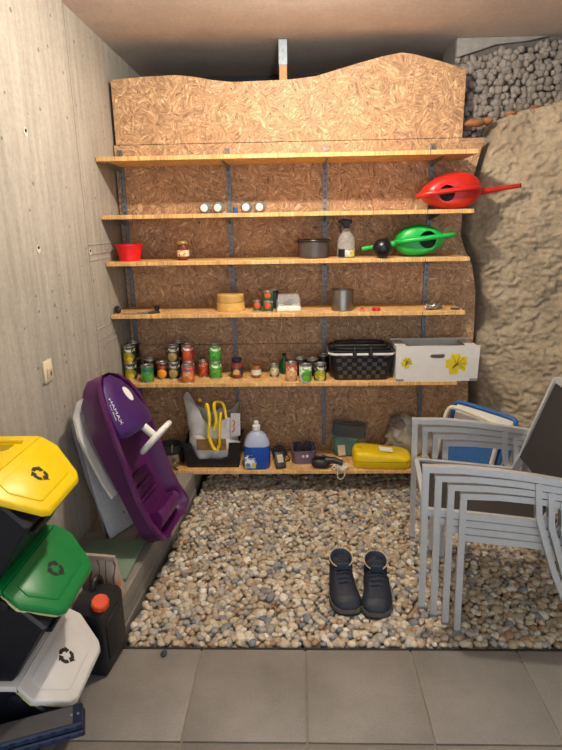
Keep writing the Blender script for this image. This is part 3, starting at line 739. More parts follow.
L_dy = label_mat('dark_yellow_label', '#15191a', ('#e2cf3e', '#7d8a2c', '#c8b034'), '#c9c6b4', .62, 34)
L_gs = label_mat('green_small_label', '#2b5f2e', ('#d8cfae', '#b5a878', '#efe8cf'), '#d8cfae', .5, 60)
L_dk = plain('plain_dark_label', '#1e1d1c', .4)
H = .10; D = .073
def pile(px, y, n, mat, what, where, d=D, h=H):
    for i in range(n):
        pos = ('bottom' if i == 0 else 'top')
        can(4, px, y, mat, f'{what} at the {pos} of the pile {where}' if n > 1 else f'{what} {where}', 'food cans on the shelf', d, h, z=i*(h+.0006))
pile(131.5, 3.18, 2, L_lem, 'black can with lemon picture', 'nearest the concrete wall')
pile(135.5, 3.295, 2, L_dk, 'plain dark can', 'behind the lemon-picture cans')
pile(148, 3.105, 1, L_bean, 'green bean can', 'beside the lemon cans')
pile(151, 3.225, 1, L_dk, 'plain dark can', 'right behind the green bean can', D, .11)
pile(163.3, 3.18, 1, L_peach, 'dark can with orange peach picture', 'beside the mushroom cans')
pile(174.5, 3.18, 2, L_mush, 'dark can with mushroom picture', 'beside the peach can')
pile(180, 3.29, 2, L_dk, 'plain dark can', 'behind the mushroom cans')
pile(189, 3.20, 2, L_tom, 'dark red tomato can', 'behind the orange baked bean can')
pile(188.5, 3.095, 1, L_bake, 'orange baked bean can with blue mark', 'in front of the tomato cans')
pile(204, 3.21, 1, L_red, 'slim dull red can', 'beside the bright green can pile', .06, .10)
pile(216, 3.18, 2, L_pea, 'bright green pea can', 'standing before the chipboard', .073, .10)
M_pesto = plain('red_pesto', '#8e2a1c', .4, var=.3)
jar(4, 237.3, 3.18, M_pesto, plain('navy_lid', '#20233a', .4), label_mat('sauce_label', '#2a2c52', ('#b8c43a', '#d8452c', '#f0e6c8'), '#e6dcc4', .4, 60), 'red sauce jar with navy lid and navy label', None, .07, .12)
jar(4, 256.5, 3.18, plain('amber_honey', '#a8651f', .25, var=.2), plain('brown_lid', '#6b4a2c', .4), plain('white_label', '#e6e0d2', .6), 'amber jar with white label and brown lid', None, .056, .098)
pile(274.6, 3.20, 1, L_gs, 'short dark green can with cream picture', 'standing alone beside the amber jar', .058, .075)
q = on_at(4, 284.5, 3.27)
t = thing('wine_bottle', 'small dark green glass bottle behind the orange chickpea can', 'bottle', q)
obj('glass', [lathe([(0, 0), (.026, 0), (.028, .004), (.028, .07), (.011, .095), (.011, .12), (0, .12)], 18, False)], plain('green_glass', '#1d5a2c', .12), t); obj('cap', [lathe([(.0125, .108), (.0125, .124), (0, .124)], 12)], M_lidblack, t)
pile(291.5, 3.11, 1, L_cp, 'orange chickpea can with red mark', 'beside the green and white can', .068, .108)
pile(305.4, 3.085, 1, L_gw, 'green and white can with vegetable picture', 'between chickpea can and dark yellow can')
pile(320, 3.11, 1, L_dy, 'dark can with yellow pepper picture', 'beside the woven basket')
pile(300.5, 3.215, 1, L_dk, 'plain dark can', 'behind the chickpea and green-white cans', D, .11)
pile(312.5, 3.205, 1, L_dk, 'dark can with steel top', 'behind the green-white and yellow pepper cans', D, .105)
pile(323, 3.29, 1, L_dk, 'plain dark can', 'back against the upright behind the pepper can', D, .11)

def basket():
    y0 = 3.075; q = on_at(4, 359.6, y0+.11); base = ST[4]
    t = thing('woven_basket', 'black woven carry basket with white rim band and folded handles', 'basket', q)
    wb_, wt, db, dt, h = .31, .365, .17, .22, .175
    M_b1 = plain('basket_black', '#17171a', .4, var=.15); M_b2 = plain('basket_charcoal', '#4d4943', .45, var=.1)
    # weave: staggered raised pads on front, back and sides
    def ring(f, inset=0):
        w_ = wb_+(wt-wb_)*f-inset; d_ = db+(dt-db)*f-inset
        return [(x, y, h*f) for x, y in rrect(w_, d_, .03, 4)]
    obj('shell', [loft([ring(0), ring(.3), ring(.6), ring(.93), ring(.93, .012), ring(.05, .012)], True, True)], M_b1, t, smooth=50)
    pads = []
    nrow = 6
    for side in (-1, 1):
        for r_ in range(nrow):
            z0 = .010+r_*(.150/nrow); z1 = z0+.150/nrow-.002
            for c_ in range(10):
                if (c_+r_) % 2: continue
                f = (z0+z1)/2/h; w_ = (wb_+(wt-wb_)*f-.055); cw = w_/10
                xa = -w_/2+c_*cw+.001; xb = xa+cw-.002
                d0 = (db+(dt-db)*z0/h)/2; d1 = (db+(dt-db)*z1/h)/2
                vv = [(xa, side*(d0-.001), z0), (xb, side*(d0-.001), z0), (xb, side*(d1-.001), z1), (xa, side*(d1-.001), z1)]
                xm = (xa+xb)/2; e = .003
                vo = [(xa+.002, side*(d0+e), z0+.002), (xb-.002, side*(d0+e), z0+.002), (xb-.002, side*(d1+e), z1-.002), (xa+.002, side*(d1+e), z1-.002)]
                pads.append((vv+vo, [(4, 5, 6, 7), (0, 1, 5, 4), (1, 2, 6, 5), (2, 3, 7, 6), (3, 0, 4, 7)]))
    pads_me = pads
    for pdd in pads_me: obj('weave_strip', [pdd], M_b2, t, smooth=0)
    r2 = [(x, y, .165) for x, y in rrect(wt+.006, dt+.006, .04, 5)]
    obj('rim', [tube([(x, y, .158) for x, y in rrect(wt+.004, dt+.004, .04, 5)], .008, 8, True)], plain('white_rim', '#d9d7d0', .35), t)
    obj('upper_rim', [tube([(x, y, .175) for x, y in rrect(wt+.006, dt+.006, .04, 5)], .006, 8, True)], M_b1, t)
    for sy in (-1, 1):
        hh = obj('handle', [tube(smooth_path([(-.155, sy*.02, .188), (-.15, sy*.095, .19), (-.1, sy*.118, .192), (.1, sy*.118, .192), (.15, sy*.095, .19), (.155, sy*.02, .188)], 2), .0065, 8)], M_b1, t)
    for sx in (-1, 1):
        obj('hinge_clip', [box(sx*.045-.011, sx*.045+.011, -.135, -.10, .150, .20, .005)], M_b1, t)
        obj('end_hinge', [box(sx*.165-.012, sx*.165+.012, -.03, .03, .168, .192, .003)], M_b1, t)
basket()

def carton():
    y0 = 3.062; l = P(396.5, 362, y=y0); r = P(478.5, 362, y=y0); wdt = r.x-l.x; h = .205; dp = .23
    t = thing('fruit_carton', 'white cardboard fruit carton with yellow leaf prints and hand slot', 'carton', ((l.x+r.x)/2, y0+dp/2, ST[4]+.0))
    Mw = plain('white_card', '#d9d7d2', .7, var=.03); Mg = plain('grey_card', '#8d8a86', .8, var=.06)
    W2 = wdt/2; th = .005
    # front panel with hand slot
    sl = [(-.045+.01*0, .145), ]
    slot = [(x*1.0, y+.145) for x, y in rrect(.082, .024, .011, 4)]
    def panel(y):
        bm = bmesh.new()
        o_ = [bm.verts.new(p) for p in ((-W2, y, 0), (W2, y, 0), (W2+.004, y, h), (-W2-.004, y, h))]
        i_ = [bm.verts.new((x-.0, y, z)) for x, z in slot]
        es = [bm.edges.new((o_[k], o_[(k+1) % 4])) for k in range(4)]+[bm.edges.new((i_[k], i_[(k+1) % len(i_)])) for k in range(len(i_))]
        bmesh.ops.triangle_fill(bm, use_beauty=True, edges=es)
        for f in [f for f in bm.faces]:
            c = f.calc_center_median()
            if abs(c.x) < .035 and abs(c.z-.145) < .009: bm.faces.remove(f)
        g = bmesh.ops.extrude_face_region(bm, geom=list(bm.faces)); bmesh.ops.translate(bm, verts=[v for v in g['geom'] if isinstance(v, bmesh.types.BMVert)], vec=(0, th, 0))
        return out(bm)
    obj('front_panel', [panel(-dp/2)], Mw, t, smooth=0); obj('back_panel', [panel(dp/2-th)], Mw, t, smooth=0)
    for sx in (-1, 1):
        obj('side_panel', [box(sx*W2-(th if sx > 0 else 0), sx*W2+(0 if sx > 0 else th), -dp/2+th, dp/2-th, 0, h-.012)], Mw, t, smooth=0)
        obj('corner_tab', [box(sx*(W2-.022)-.022, sx*(W2-.022)+.022, -dp/2-.002, -dp/2-.0003, -.0, .014)], Mg, t)
        obj('top_flap', [box(sx*(W2-.03)-.03, sx*(W2-.03)+.03, -dp/2+th, dp/2-th, h-.012, h-.008)], Mw, t)
    obj('bottom_panel', [box(-W2+th, W2-th, -dp/2+th, dp/2-th, .0, .004)], Mg, t)
    obj('inner_liner', [box(-W2+th+.002, W2-th-.002, -dp/2+th+.001, -dp/2+th+.003, .004, .125)], Mg, t)
    My = plain('yellow_print', '#d9c41a', .7, var=.1); Mv = plain('leaf_vein_print', '#5a5a1c', .7)
    def leaf(cx, cz, s, rot):
        pts = []
        for i in range(44):
            a = 2*math.pi*i/44; rr = (1+.28*abs(math.cos(2.5*a))**.7*1.0+.10*math.sin(9*a))*.75*(1-.25*math.exp(-((a-math.pi*1.5)/.25)**2)*2)
            pts.append((cx+s*rr*math.cos(a+rot), cz+s*rr*math.sin(a+rot)))
        lf = obj('leaf_print', [prism(pts, -dp/2-.0008, -dp/2-.0002, 'xz')], My, t, smooth=0)
        for a in (-1.0, -.4, .25, .8, 1.5):
            obj('leaf_vein', [tube([(cx-.5*s*math.cos(rot+.3), -dp/2-.001, cz-.5*s*math.sin(rot+.3)), (cx+.1*s*math.cos(a+rot), -dp/2-.001, cz+.1*s*math.sin(a+rot)), (cx+.8*s*math.cos(a+rot), -dp/2-.001, cz+.8*s*math.sin(a+rot))], [.0028, .002, .001], 4)], Mv, lf)
    leaf(.108, .098, .066, .5); leaf(-W2+.058, .108, .034, .9)
carton()
# ---- shelf 6 (index 5), just above the gravel
def blob(rx, ry, h, n=4, amp=.2, fr=6, seed=0, flatten=True, power=2.6):
    """crumpled bag-like lump resting on z=0"""
    bm = bmesh.new(); bmesh.ops.create_icosphere(bm, subdivisions=n, radius=1)
    for v in bm.verts:
        c = v.co.copy(); m = (abs(c.x)**power+abs(c.y)**power+abs(c.z)**power)**(1/power); c = c/m
        q = Vector((c.x*rx, c.y*ry, c.z*h/2)); d = fbm(q+Vector((seed, seed*1.3, 0)), fr, 3)*amp
        q = q*(1+d); q.z = max(0, q.z+h/2); v.co = q
    return out(bm)
M_ss = plain('stainless_steel', '#a9a5a0', .25, .95, .05)
q = on_at(5, 172, 3.17)
t = thing('saucepan', 'stainless steel saucepan half hidden behind the purple sled', 'saucepan', q)
obj('pan', [lathe([(0, 0), (.07, 0), (.078, .006), (.08, .085), (.083, .088), (.078, .088), (.076, .01), (0, .006)], 30, False)], M_ss, t)
obj('base_ring', [lathe([(.0795, .018), (.0805, .019), (.0805, .026), (.0795, .027)], 30, False)], plain('copper_base', '#8a5a3c', .3, .9), t)
obj('inner_pan', [lathe([(0, .06), (.06, .06), (.066, .066), (.068, .13), (.07, .132), (.065, .132), (.063, .07), (0, .066)], 28, False)], plain('dark_pan', '#2b2a2c', .4), t)
obj('handle', [tube([(.02, -.06, .1), (.024, -.068, .14), (.03, -.07, .15)], .006, 8)], M_ss, t)
q = on_at(5, 176, 3.072)
t = thing('egg_cup', 'small steel cup in front of the saucepan', 'cup', q)
obj('foot', [lathe([(.014, 0), (.014, .003), (.004, .008), (.004, .018)], 14)], M_ss, t); obj('bowl', [lathe([(.004, .018), (.016, .026), (.018, .045), (.016, .045), (.004, .026)], 14)], M_ss, t)
q = on_at(5, 146, 3.19)
t = thing('white_jug', 'white plastic jug standing behind the sled steering wheel', 'jug', q)
obj('jug_body', [lathe([(0, 0), (.05, 0), (.055, .01), (.05, .14), (.038, .19), (.035, .20), (.033, .2), (.03, .15), (0, .02)], 24, False)], M_white, t)
obj('handle', [tube(smooth_path([(.045, 0, .17), (.08, 0, .16), (.085, 0, .08), (.05, 0, .05)], 2), .007, 8)], M_white, t)

def bag_crate():
    q = on_at(5, 215.5, 3.20); t = thing('storage_crate', 'black plastic crate with low cut-out front holding the shopping bag', 'crate', q, .0)
    w0, w1, d0, d1, h = .315, .355, .19, .215, .165
    Mb = plain('crate_black', '#131318', .35, var=.12)
    def pt(fx, fy, z): f = z/h; return (fx*(w0+(w1-w0)*f)/2, fy*(d0+(d1-d0)*f)/2, z)
    walls = []
    def wall(poly, inward):
        n = len(poly); v = [Vector(p) for p in poly]; iv = [p+Vector(inward) for p in v]
        return [tuple(p) for p in v+iv], [tuple(range(n)), tuple(reversed(range(n, 2*n)))]+[(k, (k+1) % n, n+(k+1) % n, n+k) for k in range(n)]
    th = .006
    front = [pt(-1, -1, 0), pt(1, -1, 0), pt(1, -1, h), pt(.58, -1, h), pt(.55, -1, .065), pt(.45, -1, .05), pt(-.5, -1, .055), pt(-.62, -1, .08), pt(-.72, -1, h), pt(-1, -1, h)]
    obj('front_panel', [wall(front, (0, th, 0))], Mb, t, smooth=0)
    obj('back_panel', [wall([pt(-1, 1, 0), pt(1, 1, 0), pt(1, 1, h), pt(-1, 1, h)], (0, -th, 0))], Mb, t, smooth=0)
    for s in (-1, 1):
        obj('side_panel', [wall([pt(s, -1, 0), pt(s, 1, 0), pt(s, 1, h), pt(s, -1, h)], (-s*th, 0, 0))], Mb, t, smooth=0)
        obj('rim', [box(s*w1/2-(.012 if s > 0 else 0), s*w1/2+(0 if s > 0 else .012), -d1/2, d1/2, h, h+.006, .002)], Mb, t)
    obj('floor_panel', [box(-w0/2+th, w0/2-th, -d0/2+th, d0/2-th, 0, .006)], Mb, t)
    # front lip ridge
    obj('front_ridge', [tube([pt(-.9, -1.03, .02), pt(.9, -1.03, .02)], .004, 6)], Mb, t)
    b = thing('shopping_bag', 'crumpled grey plastic shopping bag with yellow straps inside the black crate', 'bag', (q.x, q.y, q.z+.0065))
    Mg = plain('grey_bag_film', '#cfccc9', .25, var=.12, vscale=18, bump=.35, bscale=45)
    lo_ = blob(.140, .080, .23, 4, .32, 9, 2.2); 
    obj('bag_body', [lo_], Mg, b, smooth=70)
    # open upper part: thin crumpled collar rising to a peak at the left
    N = 40; rings = []
    for j in range(7):
        f = j/6; ring = []
        for i in range(N):
            a = 2*math.pi*i/N; x = .148*math.cos(a)*(1+.10*f); y = .080*math.sin(a)*(1-.1*f)
            pk = .135*math.exp(-((math.cos(a)+.9)/.55)**2)+.085*max(0, math.cos(a))**.5*(1 if math.sin(a) > -.3 else .3)+.02*math.sin(5*a)
            z = .12+f*(.135+pk*1.2); nz = fbm((x*1.0, y, z), 14, 2)*.012
            ring.append((x+nz-(.012*f if math.cos(a) < -.5 else 0), y+nz*.8, z))
        rings.append(ring)
    obj('bag_collar', [loft(rings, False, False)], Mg, b, smooth=70)
    obj('brown_sheet', [xf(box(-.09, .09, -.002, .002, 0, .075, .0008), Matrix.Translation((-.005, -.088, .105)) @ Matrix.Rotation(.12, 4, 'X'))], plain('brown_paper', '#8d6a3f', .7, var=.3, vscale=40), b)
    obj('printed_flap', [xf(prism([(-.03, 0), (.032, .0), (.035, .14), (-.022, .148)], -.0015, .0015, 'xz'), Matrix.Translation((.138, -.062, .185)) @ Matrix.Rotation(.35, 4, 'Z'))], plain('pale_flap', '#bdbac0', .45, var=.08), b, smooth=0)
    fl_ = obj('flap_print', [xf(tube(smooth_path([(-.018, -.0035, .03), (.0, -.0035, .05), (-.014, -.0035, .068), (.004, -.0035, .085), (-.012, -.0035, .105)], 1), .0035, 5, flat=1), Matrix.Translation((.138, -.0618, .185)) @ Matrix.Rotation(.35, 4, 'Z'))], plain('orange_print', '#d0602c', .6), b)
    My = plain('yellow_strap', '#e3c410', .5, var=.08)
    sec = [(.010, .0015), (.010, -.0015), (-.010, -.0015), (-.010, .0015)]
    def strap(pts): return tube(smooth_path(pts, 2), .01, sect=None, n=6, flat=.28)
    def bp(px, py, y):
        p = P(px, py, y=y); return (p.x-q.x, p.y-q.y, p.z-(q.z+.0065))
    y1 = 3.075
    obj('strap', [tube(smooth_path([bp(206, 408, 3.11), bp(207, 402, 3.10), bp(210, 420, y1), bp(208, 435, y1), bp(213, 448, y1), bp(217, 451, y1), bp(220, 444, y1), bp(219, 430, y1), bp(221, 412, 3.10)], 2), .0105, 8, flat=.8)], My, b)
    obj('strap', [tube(smooth_path([bp(214, 430, 3.088), bp(217, 420, 3.09), bp(213, 404, 3.10), bp(217, 401, 3.12), bp(224, 403, 3.12), bp(226, 418, 3.11)], 2), .0095, 8, flat=.8)], My, b)
    obj('strap_end', [xf(box(-.009, .009, -.004, .004, -.01, .01, .002), Matrix.Translation(bp(200, 400, 3.12)))], My, b)
bag_crate()

def detergent():
    q = on_at(5, 257.5, 3.12); t = thing('detergent_bottle', 'blue liquid detergent bottle with white cap', 'bottle', q); t.scale = (1.13, 1.1, 1.13)
    def ring(w, d, z, dx=0): return [(x+dx, y, z) for x, y in rrect(w, d, min(w, d)*.42, 5)]
    obj('bottle_body', [loft([ring(.13, .085, 0), ring(.142, .096, .008), ring(.142, .096, .10), ring(.138, .094, .128)], True, True)], plain('blue_liquid', '#1450b4', .2, var=.06), t, smooth=50)
    obj('bottle_top', [loft([ring(.138, .094, .128), ring(.125, .09, .155), ring(.095, .075, .185), ring(.05, .05, .202), ring(.035, .035, .206), ring(.033, .033, .214)], False, True)], plain('milky_plastic', '#aab4cc', .25, var=.05), t, smooth=50)
    cp = obj('cap', [lathe([(.021, .212), (.021, .236), (.013, .24), (.013, .256), (.010, .26), (0, .26)], 18)], M_white, t)
    obj('front_label', [xf(prism([(-.062, .01), (-.008, .01), (.0, .04), (-.02, .10), (-.055, .135), (-.064, .1)], -.0505, -.0483, 'xz'), Matrix.Identity(4))], label_mat('detergent_label', '#0c3f97', ('#eef2f4', '#2d7ac8', '#e2d34a'), '#f2f4f2', .9, 45, -.03), t, smooth=0)
    obj('yellow_patch', [prism([(-.03, .012), (-.006, .012), (-.004, .035), (-.022, .045)], -.0515, -.0506, 'xz')], plain('yellow_patch', '#d6c83a', .5), t, smooth=0)
detergent()
q = on_at(5, 281, 3.09)
t = thing('battery_charger', 'dark handheld device with beige sticker leaning by the detergent', 'charger', q, .25)
Mt = Matrix.Translation((0, -.008, .004)) @ Matrix.Rotation(-.75, 4, 'X')
obj('casing', [xf(box(-.03, .03, -.017, .017, .0, .10, .007, 2), Mt)], plain('charcoal_plastic', '#2b2b2e', .5), t)
obj('sticker', [xf(box(-.017, .017, -.0182, -.0172, .03, .08), Mt)], plain('beige_sticker', '#b6a98a', .6), t)
q = on_at(5, 279.5, 3.22)
t = thing('cable_coil', 'dark coiled cable reel between detergent and lilac tub', 'cable', q, .3)
obj('reel', [xf(lathe([(.02, -.016), (.045, -.018), (.046, -.012), (.03, -.010), (.03, .010), (.046, .012), (.045, .018), (.02, .016)], 22), Matrix.Translation((0, 0, .047)) @ Matrix.Rotation(math.pi/2, 4, 'X'))], plain('grey_black', '#26262a', .5), t)
obj('cable_end', [tube(smooth_path([(.03, -.02, .05), (.05, -.03, .03), (.06, -.04, .006), (.02, -.05, .005)], 2), .004, 6)], M_blackpl, t)
q = on_at(5, 304, 3.21)
t = thing('storage_tub', 'translucent lilac plastic tub with dark things in it', 'tub', q, .08)
def ring2(w, d, z, r=.02): return [(x, y, z) for x, y in rrect(w, d, r, 4)]
obj('tub_wall', [loft([ring2(.125, .13, 0), ring2(.148, .155, .085), ring2(.154, .16, .086), ring2(.154, .16, .09), ring2(.146, .152, .09), ring2(.122, .126, .004)], True, True)], plain('lilac_plastic', '#8d7d96', .3, var=.05, trans=.35), t, smooth=40)
for sx in (-.012, .012): obj('catch', [box(sx-.007, sx+.007, -.0835, -.0795, .052, .066, .001)], M_white, t)
for i, (x, y, a) in enumerate(((-.035, .0, .3), (.02, .01, -.2))):
    s = thing('slipper', 'dark slipper standing in the lilac tub ' + ('near the detergent' if i == 0 else 'near the clear bag'), 'slipper', (q.x+x, q.y+y, q.z+.0045), a, 'slippers in the tub')
    rings = []
    for z, w_, dx in ((0, .6, 0), (.02, .95, 0), (.06, 1, 0), (.09, .85, .004), (.11, .5, .008), (.118, .12, .01)):
        rings.append([(dx+.027*w_*math.cos(b), .035*w_*math.sin(b), z) for b in np.linspace(0, 6.2832, 14, False)])
    obj('upper', [loft(rings)], plain('slipper_felt', '#1c1c20', .9), s); obj('sole', [box(-.018, .018, .034, .041, .01, .105, .003)], plain('slipper_sole', '#34302c', .8), s)
q = on_at(5, 326, 3.10)
t = thing('hand_vacuum', 'black hand-held vacuum nozzle lying at the shelf front', 'vacuum', q, -.1)
obj('motor_case', [xf(blob(.055, .04, .06, 3, .06, 4, 5), Matrix.Translation((-.035, 0, 0)))], plain('dark_grey_plastic', '#232326', .45), t, smooth=60)
obj('nozzle', [tube([(-.0, 0, .045), (.05, -.004, .05), (.1, -.012, .036)], [.026, .019, .017], 12)], plain('dark_grey_plastic', '#232326', .45), t)
obj('grip', [tube(smooth_path([(-.08, 0, .03), (-.06, -.01, .075), (-.01, -.005, .075), (.01, 0, .05)], 2), .010, 8)], M_blackpl, t)
q = on_at(5, 341, 3.075)
pts = []
for i in range(90):
    a = i*.42; f = i/90; r_ = .03+.012*math.sin(i*.9); pts.append((r_*math.cos(a)*1.15+.01*math.sin(i*.31), -.01+.018*math.sin(a)+.006*math.sin(i*.5), .004+.012*(1+math.sin(i*.77))))
t = thing('cord_bundle', 'tangled white cord hanging over the front of the lowest shelf', 'cord', q)
obj('cord_tangle', [tube(smooth_path(pts, 1), .003, 5)], plain('off_white_cord', '#e8e2d2', .8), t)
obj('cord_tail', [tube(smooth_path([(-.02, -.01, .003), (-.022, -.026, .003), (-.026, -.030, -.03), (-.008, -.030, -.058), (.018, -.030, -.04), (.024, -.026, .003), (.0, -.012, .003)], 2), .003, 5)], plain('off_white_cord', '#e8e2d2', .8), t)
def clear_bag():
    q = on_at(5, 347, 3.297); t = thing('plastic_bag', 'shiny clear plastic bag holding dark and green packets', 'bag', q, -.05)
    obj('dark_packet', [xf(box(-.11, .10, -.035, .035, 0, .085, .008), Matrix.Translation((.01, .0, .128)) @ Matrix.Rotation(.1, 4, 'Y'))], plain('dark_packet', '#17191d', .4), t)
    obj('green_packet', [xf(box(-.085, .07, -.04, .04, .0, .12, .01), Matrix.Translation((0, .0, .005)))], plain('green_packet', '#3d6f60', .5, var=.25, vscale=14), t)
    obj('pale_card', [xf(box(-.025, .02, -.002, .002, 0, .07), Matrix.Translation((-.03, -.046, .01)) @ Matrix.Rotation(-.1, 4, 'Y'))], plain('cream_card', '#d8cfb2', .6), t)
    bm = bmesh.new(); v_, f_ = blob(.115, .058, .225, 4, .25, 8, 4.4, power=4)
    obj('film', [(v_, f_)], plain('thin_film', '#dfe6ea', .10, 0, 0, alpha=.08, bump=.8, bscale=25), t, smooth=60)
clear_bag()
def yellow_case():
    q = on_at(5, 381, 3.15); t = thing('tool_case', 'flat yellow plastic tool case with white sticker', 'case', q, -.06)
    My = plain('case_yellow', '#e8c80c', .4, var=.05)
    def ring(sx, sy, z, dx=0): return [(x*sx+dx, y*sy, z) for x, y in rrect(.35, .18, .06, 6)]
    lo2 = obj('lower_shell', [loft([ring(.9, .88, 0), ring(.98, .97, .008), ring(1, 1, .045)])], My, t, smooth=45)
    obj('seam', [loft([ring(.985, .975, .045), ring(.985, .975, .049)])], plain('case_seam', '#7d6a0c', .6), t, smooth=45)
    def ringt(s, z, sl): return [(x*s, y*s, z+sl*(.08-.3*(x+.17))*1) for x, y in rrect(.35, .18, .06, 6)]
    up_ = [(x, y, .049) for x, y, z in ring(1, 1, 0)]
    obj('upper_shell', [loft([up_, ringt(1, .064, .25), ringt(.95, .078, .3), ringt(.86, .083, .3)])], My, t, smooth=45)
    Ml = Matrix.Translation((.03, -.01, .099)) @ Matrix.Rotation(math.radians(5.5), 4, 'Y')
    obj('sticker', [xf(box(-.045, .035, -.03, .035, -.002, .0), Ml)], plain('paper_white', '#efece4', .6), t)
    obj('grip_pad', [box(-.155, -.115, -.02, .02, .094, .107, .003)], plain('case_grip', '#b89a0a', .6), t)
yellow_case()
q = on_at(5, 411, 3.300)
t = thing('sack', 'crumpled silver-grey sack slumped behind the yellow case', 'sack', q, .0)
Msk = plain('silver_sack', '#b7b2aa', .33, .3, .2, 16, .6, 30)
bm = bmesh.new(); v_, f_ = blob(.19, .058, .23, 5, .28, 10, 8.1)
v_ = [(x, y, z*(1.12-.9*(x+.02)/.3 if x > -.05 else 1.2+.9*(x+.05)/.25)) for x, y, z in v_]
obj('sack_body', [(v_, f_)], Msk, t, smooth=60)
obj('sack_neck', [xf(blob(.075, .05, .08, 4, .4, 18, 3.3), Matrix.Translation((-.075, .0, .17)) @ Matrix.Rotation(.3, 4, 'Y'))], plain('dull_sack_neck', '#8c8278', .7, 0, .2, 20, .5, 40), t, smooth=60)

# ================================================================== LEFT SIDE
def sled():
    B = Vector((-.672, 2.345, .175)); Tp = P(101, 377, x=-.94)
    a = (Tp-B); L = a.length
    w_ = Vector((.13, .99, 0)); M = frame(B, w_, a)       # local X = width (near -> far), local Z = length up, local Y = z x x
    n = M.to_3x3() @ Vector((0, 1, 0))
    sg = 1 if n.x > 0 else -1                                # deck looks to +x
    Mp = plain('purple_plastic', '#511a52', .3, var=.1, coat=.2); Mp2 = plain('violet_hood', '#3d1d5c', .28, var=.12, coat=.2)
    t = thing('bob_sled', 'purple plastic bob sled with white steering wheel leaning upright on the wall', 'sled')
    t.matrix_world = M
    def pt(x, h, z): return (x, sg*h, z)
    # half width, floor height, wall height along the length (0 rear .. 1 nose)
    st = [(0.0, .125, .10, .105), (.02, .155, .06, .115), (.06, .172, .035, .12), (.14, .178, .03, .105), (.25, .178, .03, .10), (.40, .178, .03, .11), (.55, .178, .03, .125), (.68, .175, .032, .135), (.80, .160, .04, .14), (.90, .13, .06, .135), (.965, .085, .085, .125), (1.0, .03, .105, .115)]
    rings = []
    for f, hw, fl_, wh in st:
        z = f*L; k = hw
        rings.append([pt(-k*1.10, wh, z), pt(-k*1.12, wh-.012, z), pt(-k*1.0, wh-.014, z), pt(-k*.92, fl_*.35, z), pt(-k*.78, 0 if f < .95 else fl_*.5, z), pt(0, -.006 if f < .9 else fl_*.5, z), pt(k*.78, 0 if f < .95 else fl_*.5, z), pt(k*.92, fl_*.35, z), pt(k*1.0, wh-.014, z), pt(k*1.12, wh-.012, z), pt(k*1.10, wh, z), pt(k*.96, wh, z), pt(k*.84, fl_+.012, z), pt(k*.62, fl_, z), pt(0, fl_-.004, z), pt(-k*.62, fl_, z), pt(-k*.84, fl_+.012, z), pt(-k*.96, wh, z)])
    obj('hull', [loft(rings)], Mp, t, smooth=50)
    # seat back / rear lip
    obj('seat_back', [loft([[pt(x*(1-.25*g), .06+.075*math.sin(g*2.2)*(1-(x/.17)**4*.4), .03+.10*g) for x in np.linspace(-.14, .14, 9)]+[pt(x*(1-.25*g), .03, .03+.10*g) for x in np.linspace(.14, -.14, 9)] for g in np.linspace(0, 1, 6)])], Mp, t, smooth=50)
    for k, f in enumerate((.24, .31, .38)):
        obj('foot_rib', [tube([pt(-.10, .034, f*L), pt(.10, .034, f*L)], .009, 8)], Mp, t)
    # hood over the nose
    hr = []
    for f, hw, hh in ((.625, .11, .12), (.64, .135, .185), (.66, .152, .192), (.69, .16, .19), (.75, .155, .175), (.85, .13, .16), (.93, .09, .145), (.985, .03, .122)):
        z = f*L; hr.append([pt(hw*x, .118+(hh-.118)*g, z+(.06*(1-abs(x)) if f < .52 else 0)*0) for x, g in ((-1, 0), (-.97, .35), (-.62, .88), (-.35, 1), (.35, 1), (.62, .88), (.97, .35), (1, 0))])
    hood = obj('hood', [loft(hr, True, True, False)], Mp2, t, smooth=35)
    # white oval badge on the flat hood top
    ov = [(.036*math.cos(x), .066*math.sin(x)) for x in np.linspace(0, 6.2832, 28, False)]
    zc_ = .845*L; tilt = math.atan2(.20-.16, .3*L)
    def surf(z): return float(np.interp(z/L, (.55, .64, .75, .85, .93), (.20, .19, .175, .16, .145)))
    obj('white_badge', [loft([[pt(x*.62+.025, surf(zc_+y*.55)+e, zc_+y*.55) for x, y in ov] for e in (-.002, .003)])], M_white, hood)
    tx = text_part('HAMAX', .035)
    # lettering on the near slope of the hood, reading down the length
    def place(part, z0, xx, hh_):
        vv = []
        for p in part[0]:
            z = z0-p[0]; q = p[1]
            f = z/L; hw = float(np.interp(f, (.55, .64, .75, .85), (.15, .16, .155, .13))); top = surf(z)
            # slope from (-.97hw, .35) to (-.62hw, .88)
            g = .5+q/.06*.5
            x = -hw*(.97-.35*g); h = .118+(top-.118)*(.35+.53*g)
            vv.append(pt(x-.0022-p[2]*.5, h+.0022+p[2]*.5, z))
        return vv, part[1]
    Mtx = plain('white_lettering', '#e8e6ee', .5, var=.02)
    obj('lettering', [place(tx, .80*L, 0, 0)], Mtx, hood, smooth=0)
    tx2 = text_part('Sno Blade', .018); tx2 = ([(p[0], p[1]-.030, p[2]) for p in tx2[0]], tx2[1])
    obj('small_lettering', [place(tx2, .80*L, 0, 0)], Mtx, hood, smooth=0)
    # steering wheel
    c0 = Vector(pt(.0, .165, .66*L)); c1 = Vector(pt(.0, .205, .66*L-.085)); dr = (c1-c0).normalized()
    wheel = obj('steering_wheel', [], M_white, t) if False else None
    Mr = frame(c1, Vector((1, 0, 0)), dr)
    rim = [(.092*math.cos(x), .085*math.sin(x), 0) for x in np.linspace(0, 6.2832, 28, False)]
    sw = obj('steering_wheel', [xf(tube(rim, .013, 10, True), Mr)], M_white, t, smooth=60)
    obj('spoke', [xf(box(-.08, .08, -.014, .014, -.006, .006, .004), Mr)], M_white, sw)
    obj('hub', [xf(lathe([(.028, -.012), (.03, .008), (.02, .014), (0, .015)], 16), Mr)], M_white, sw)
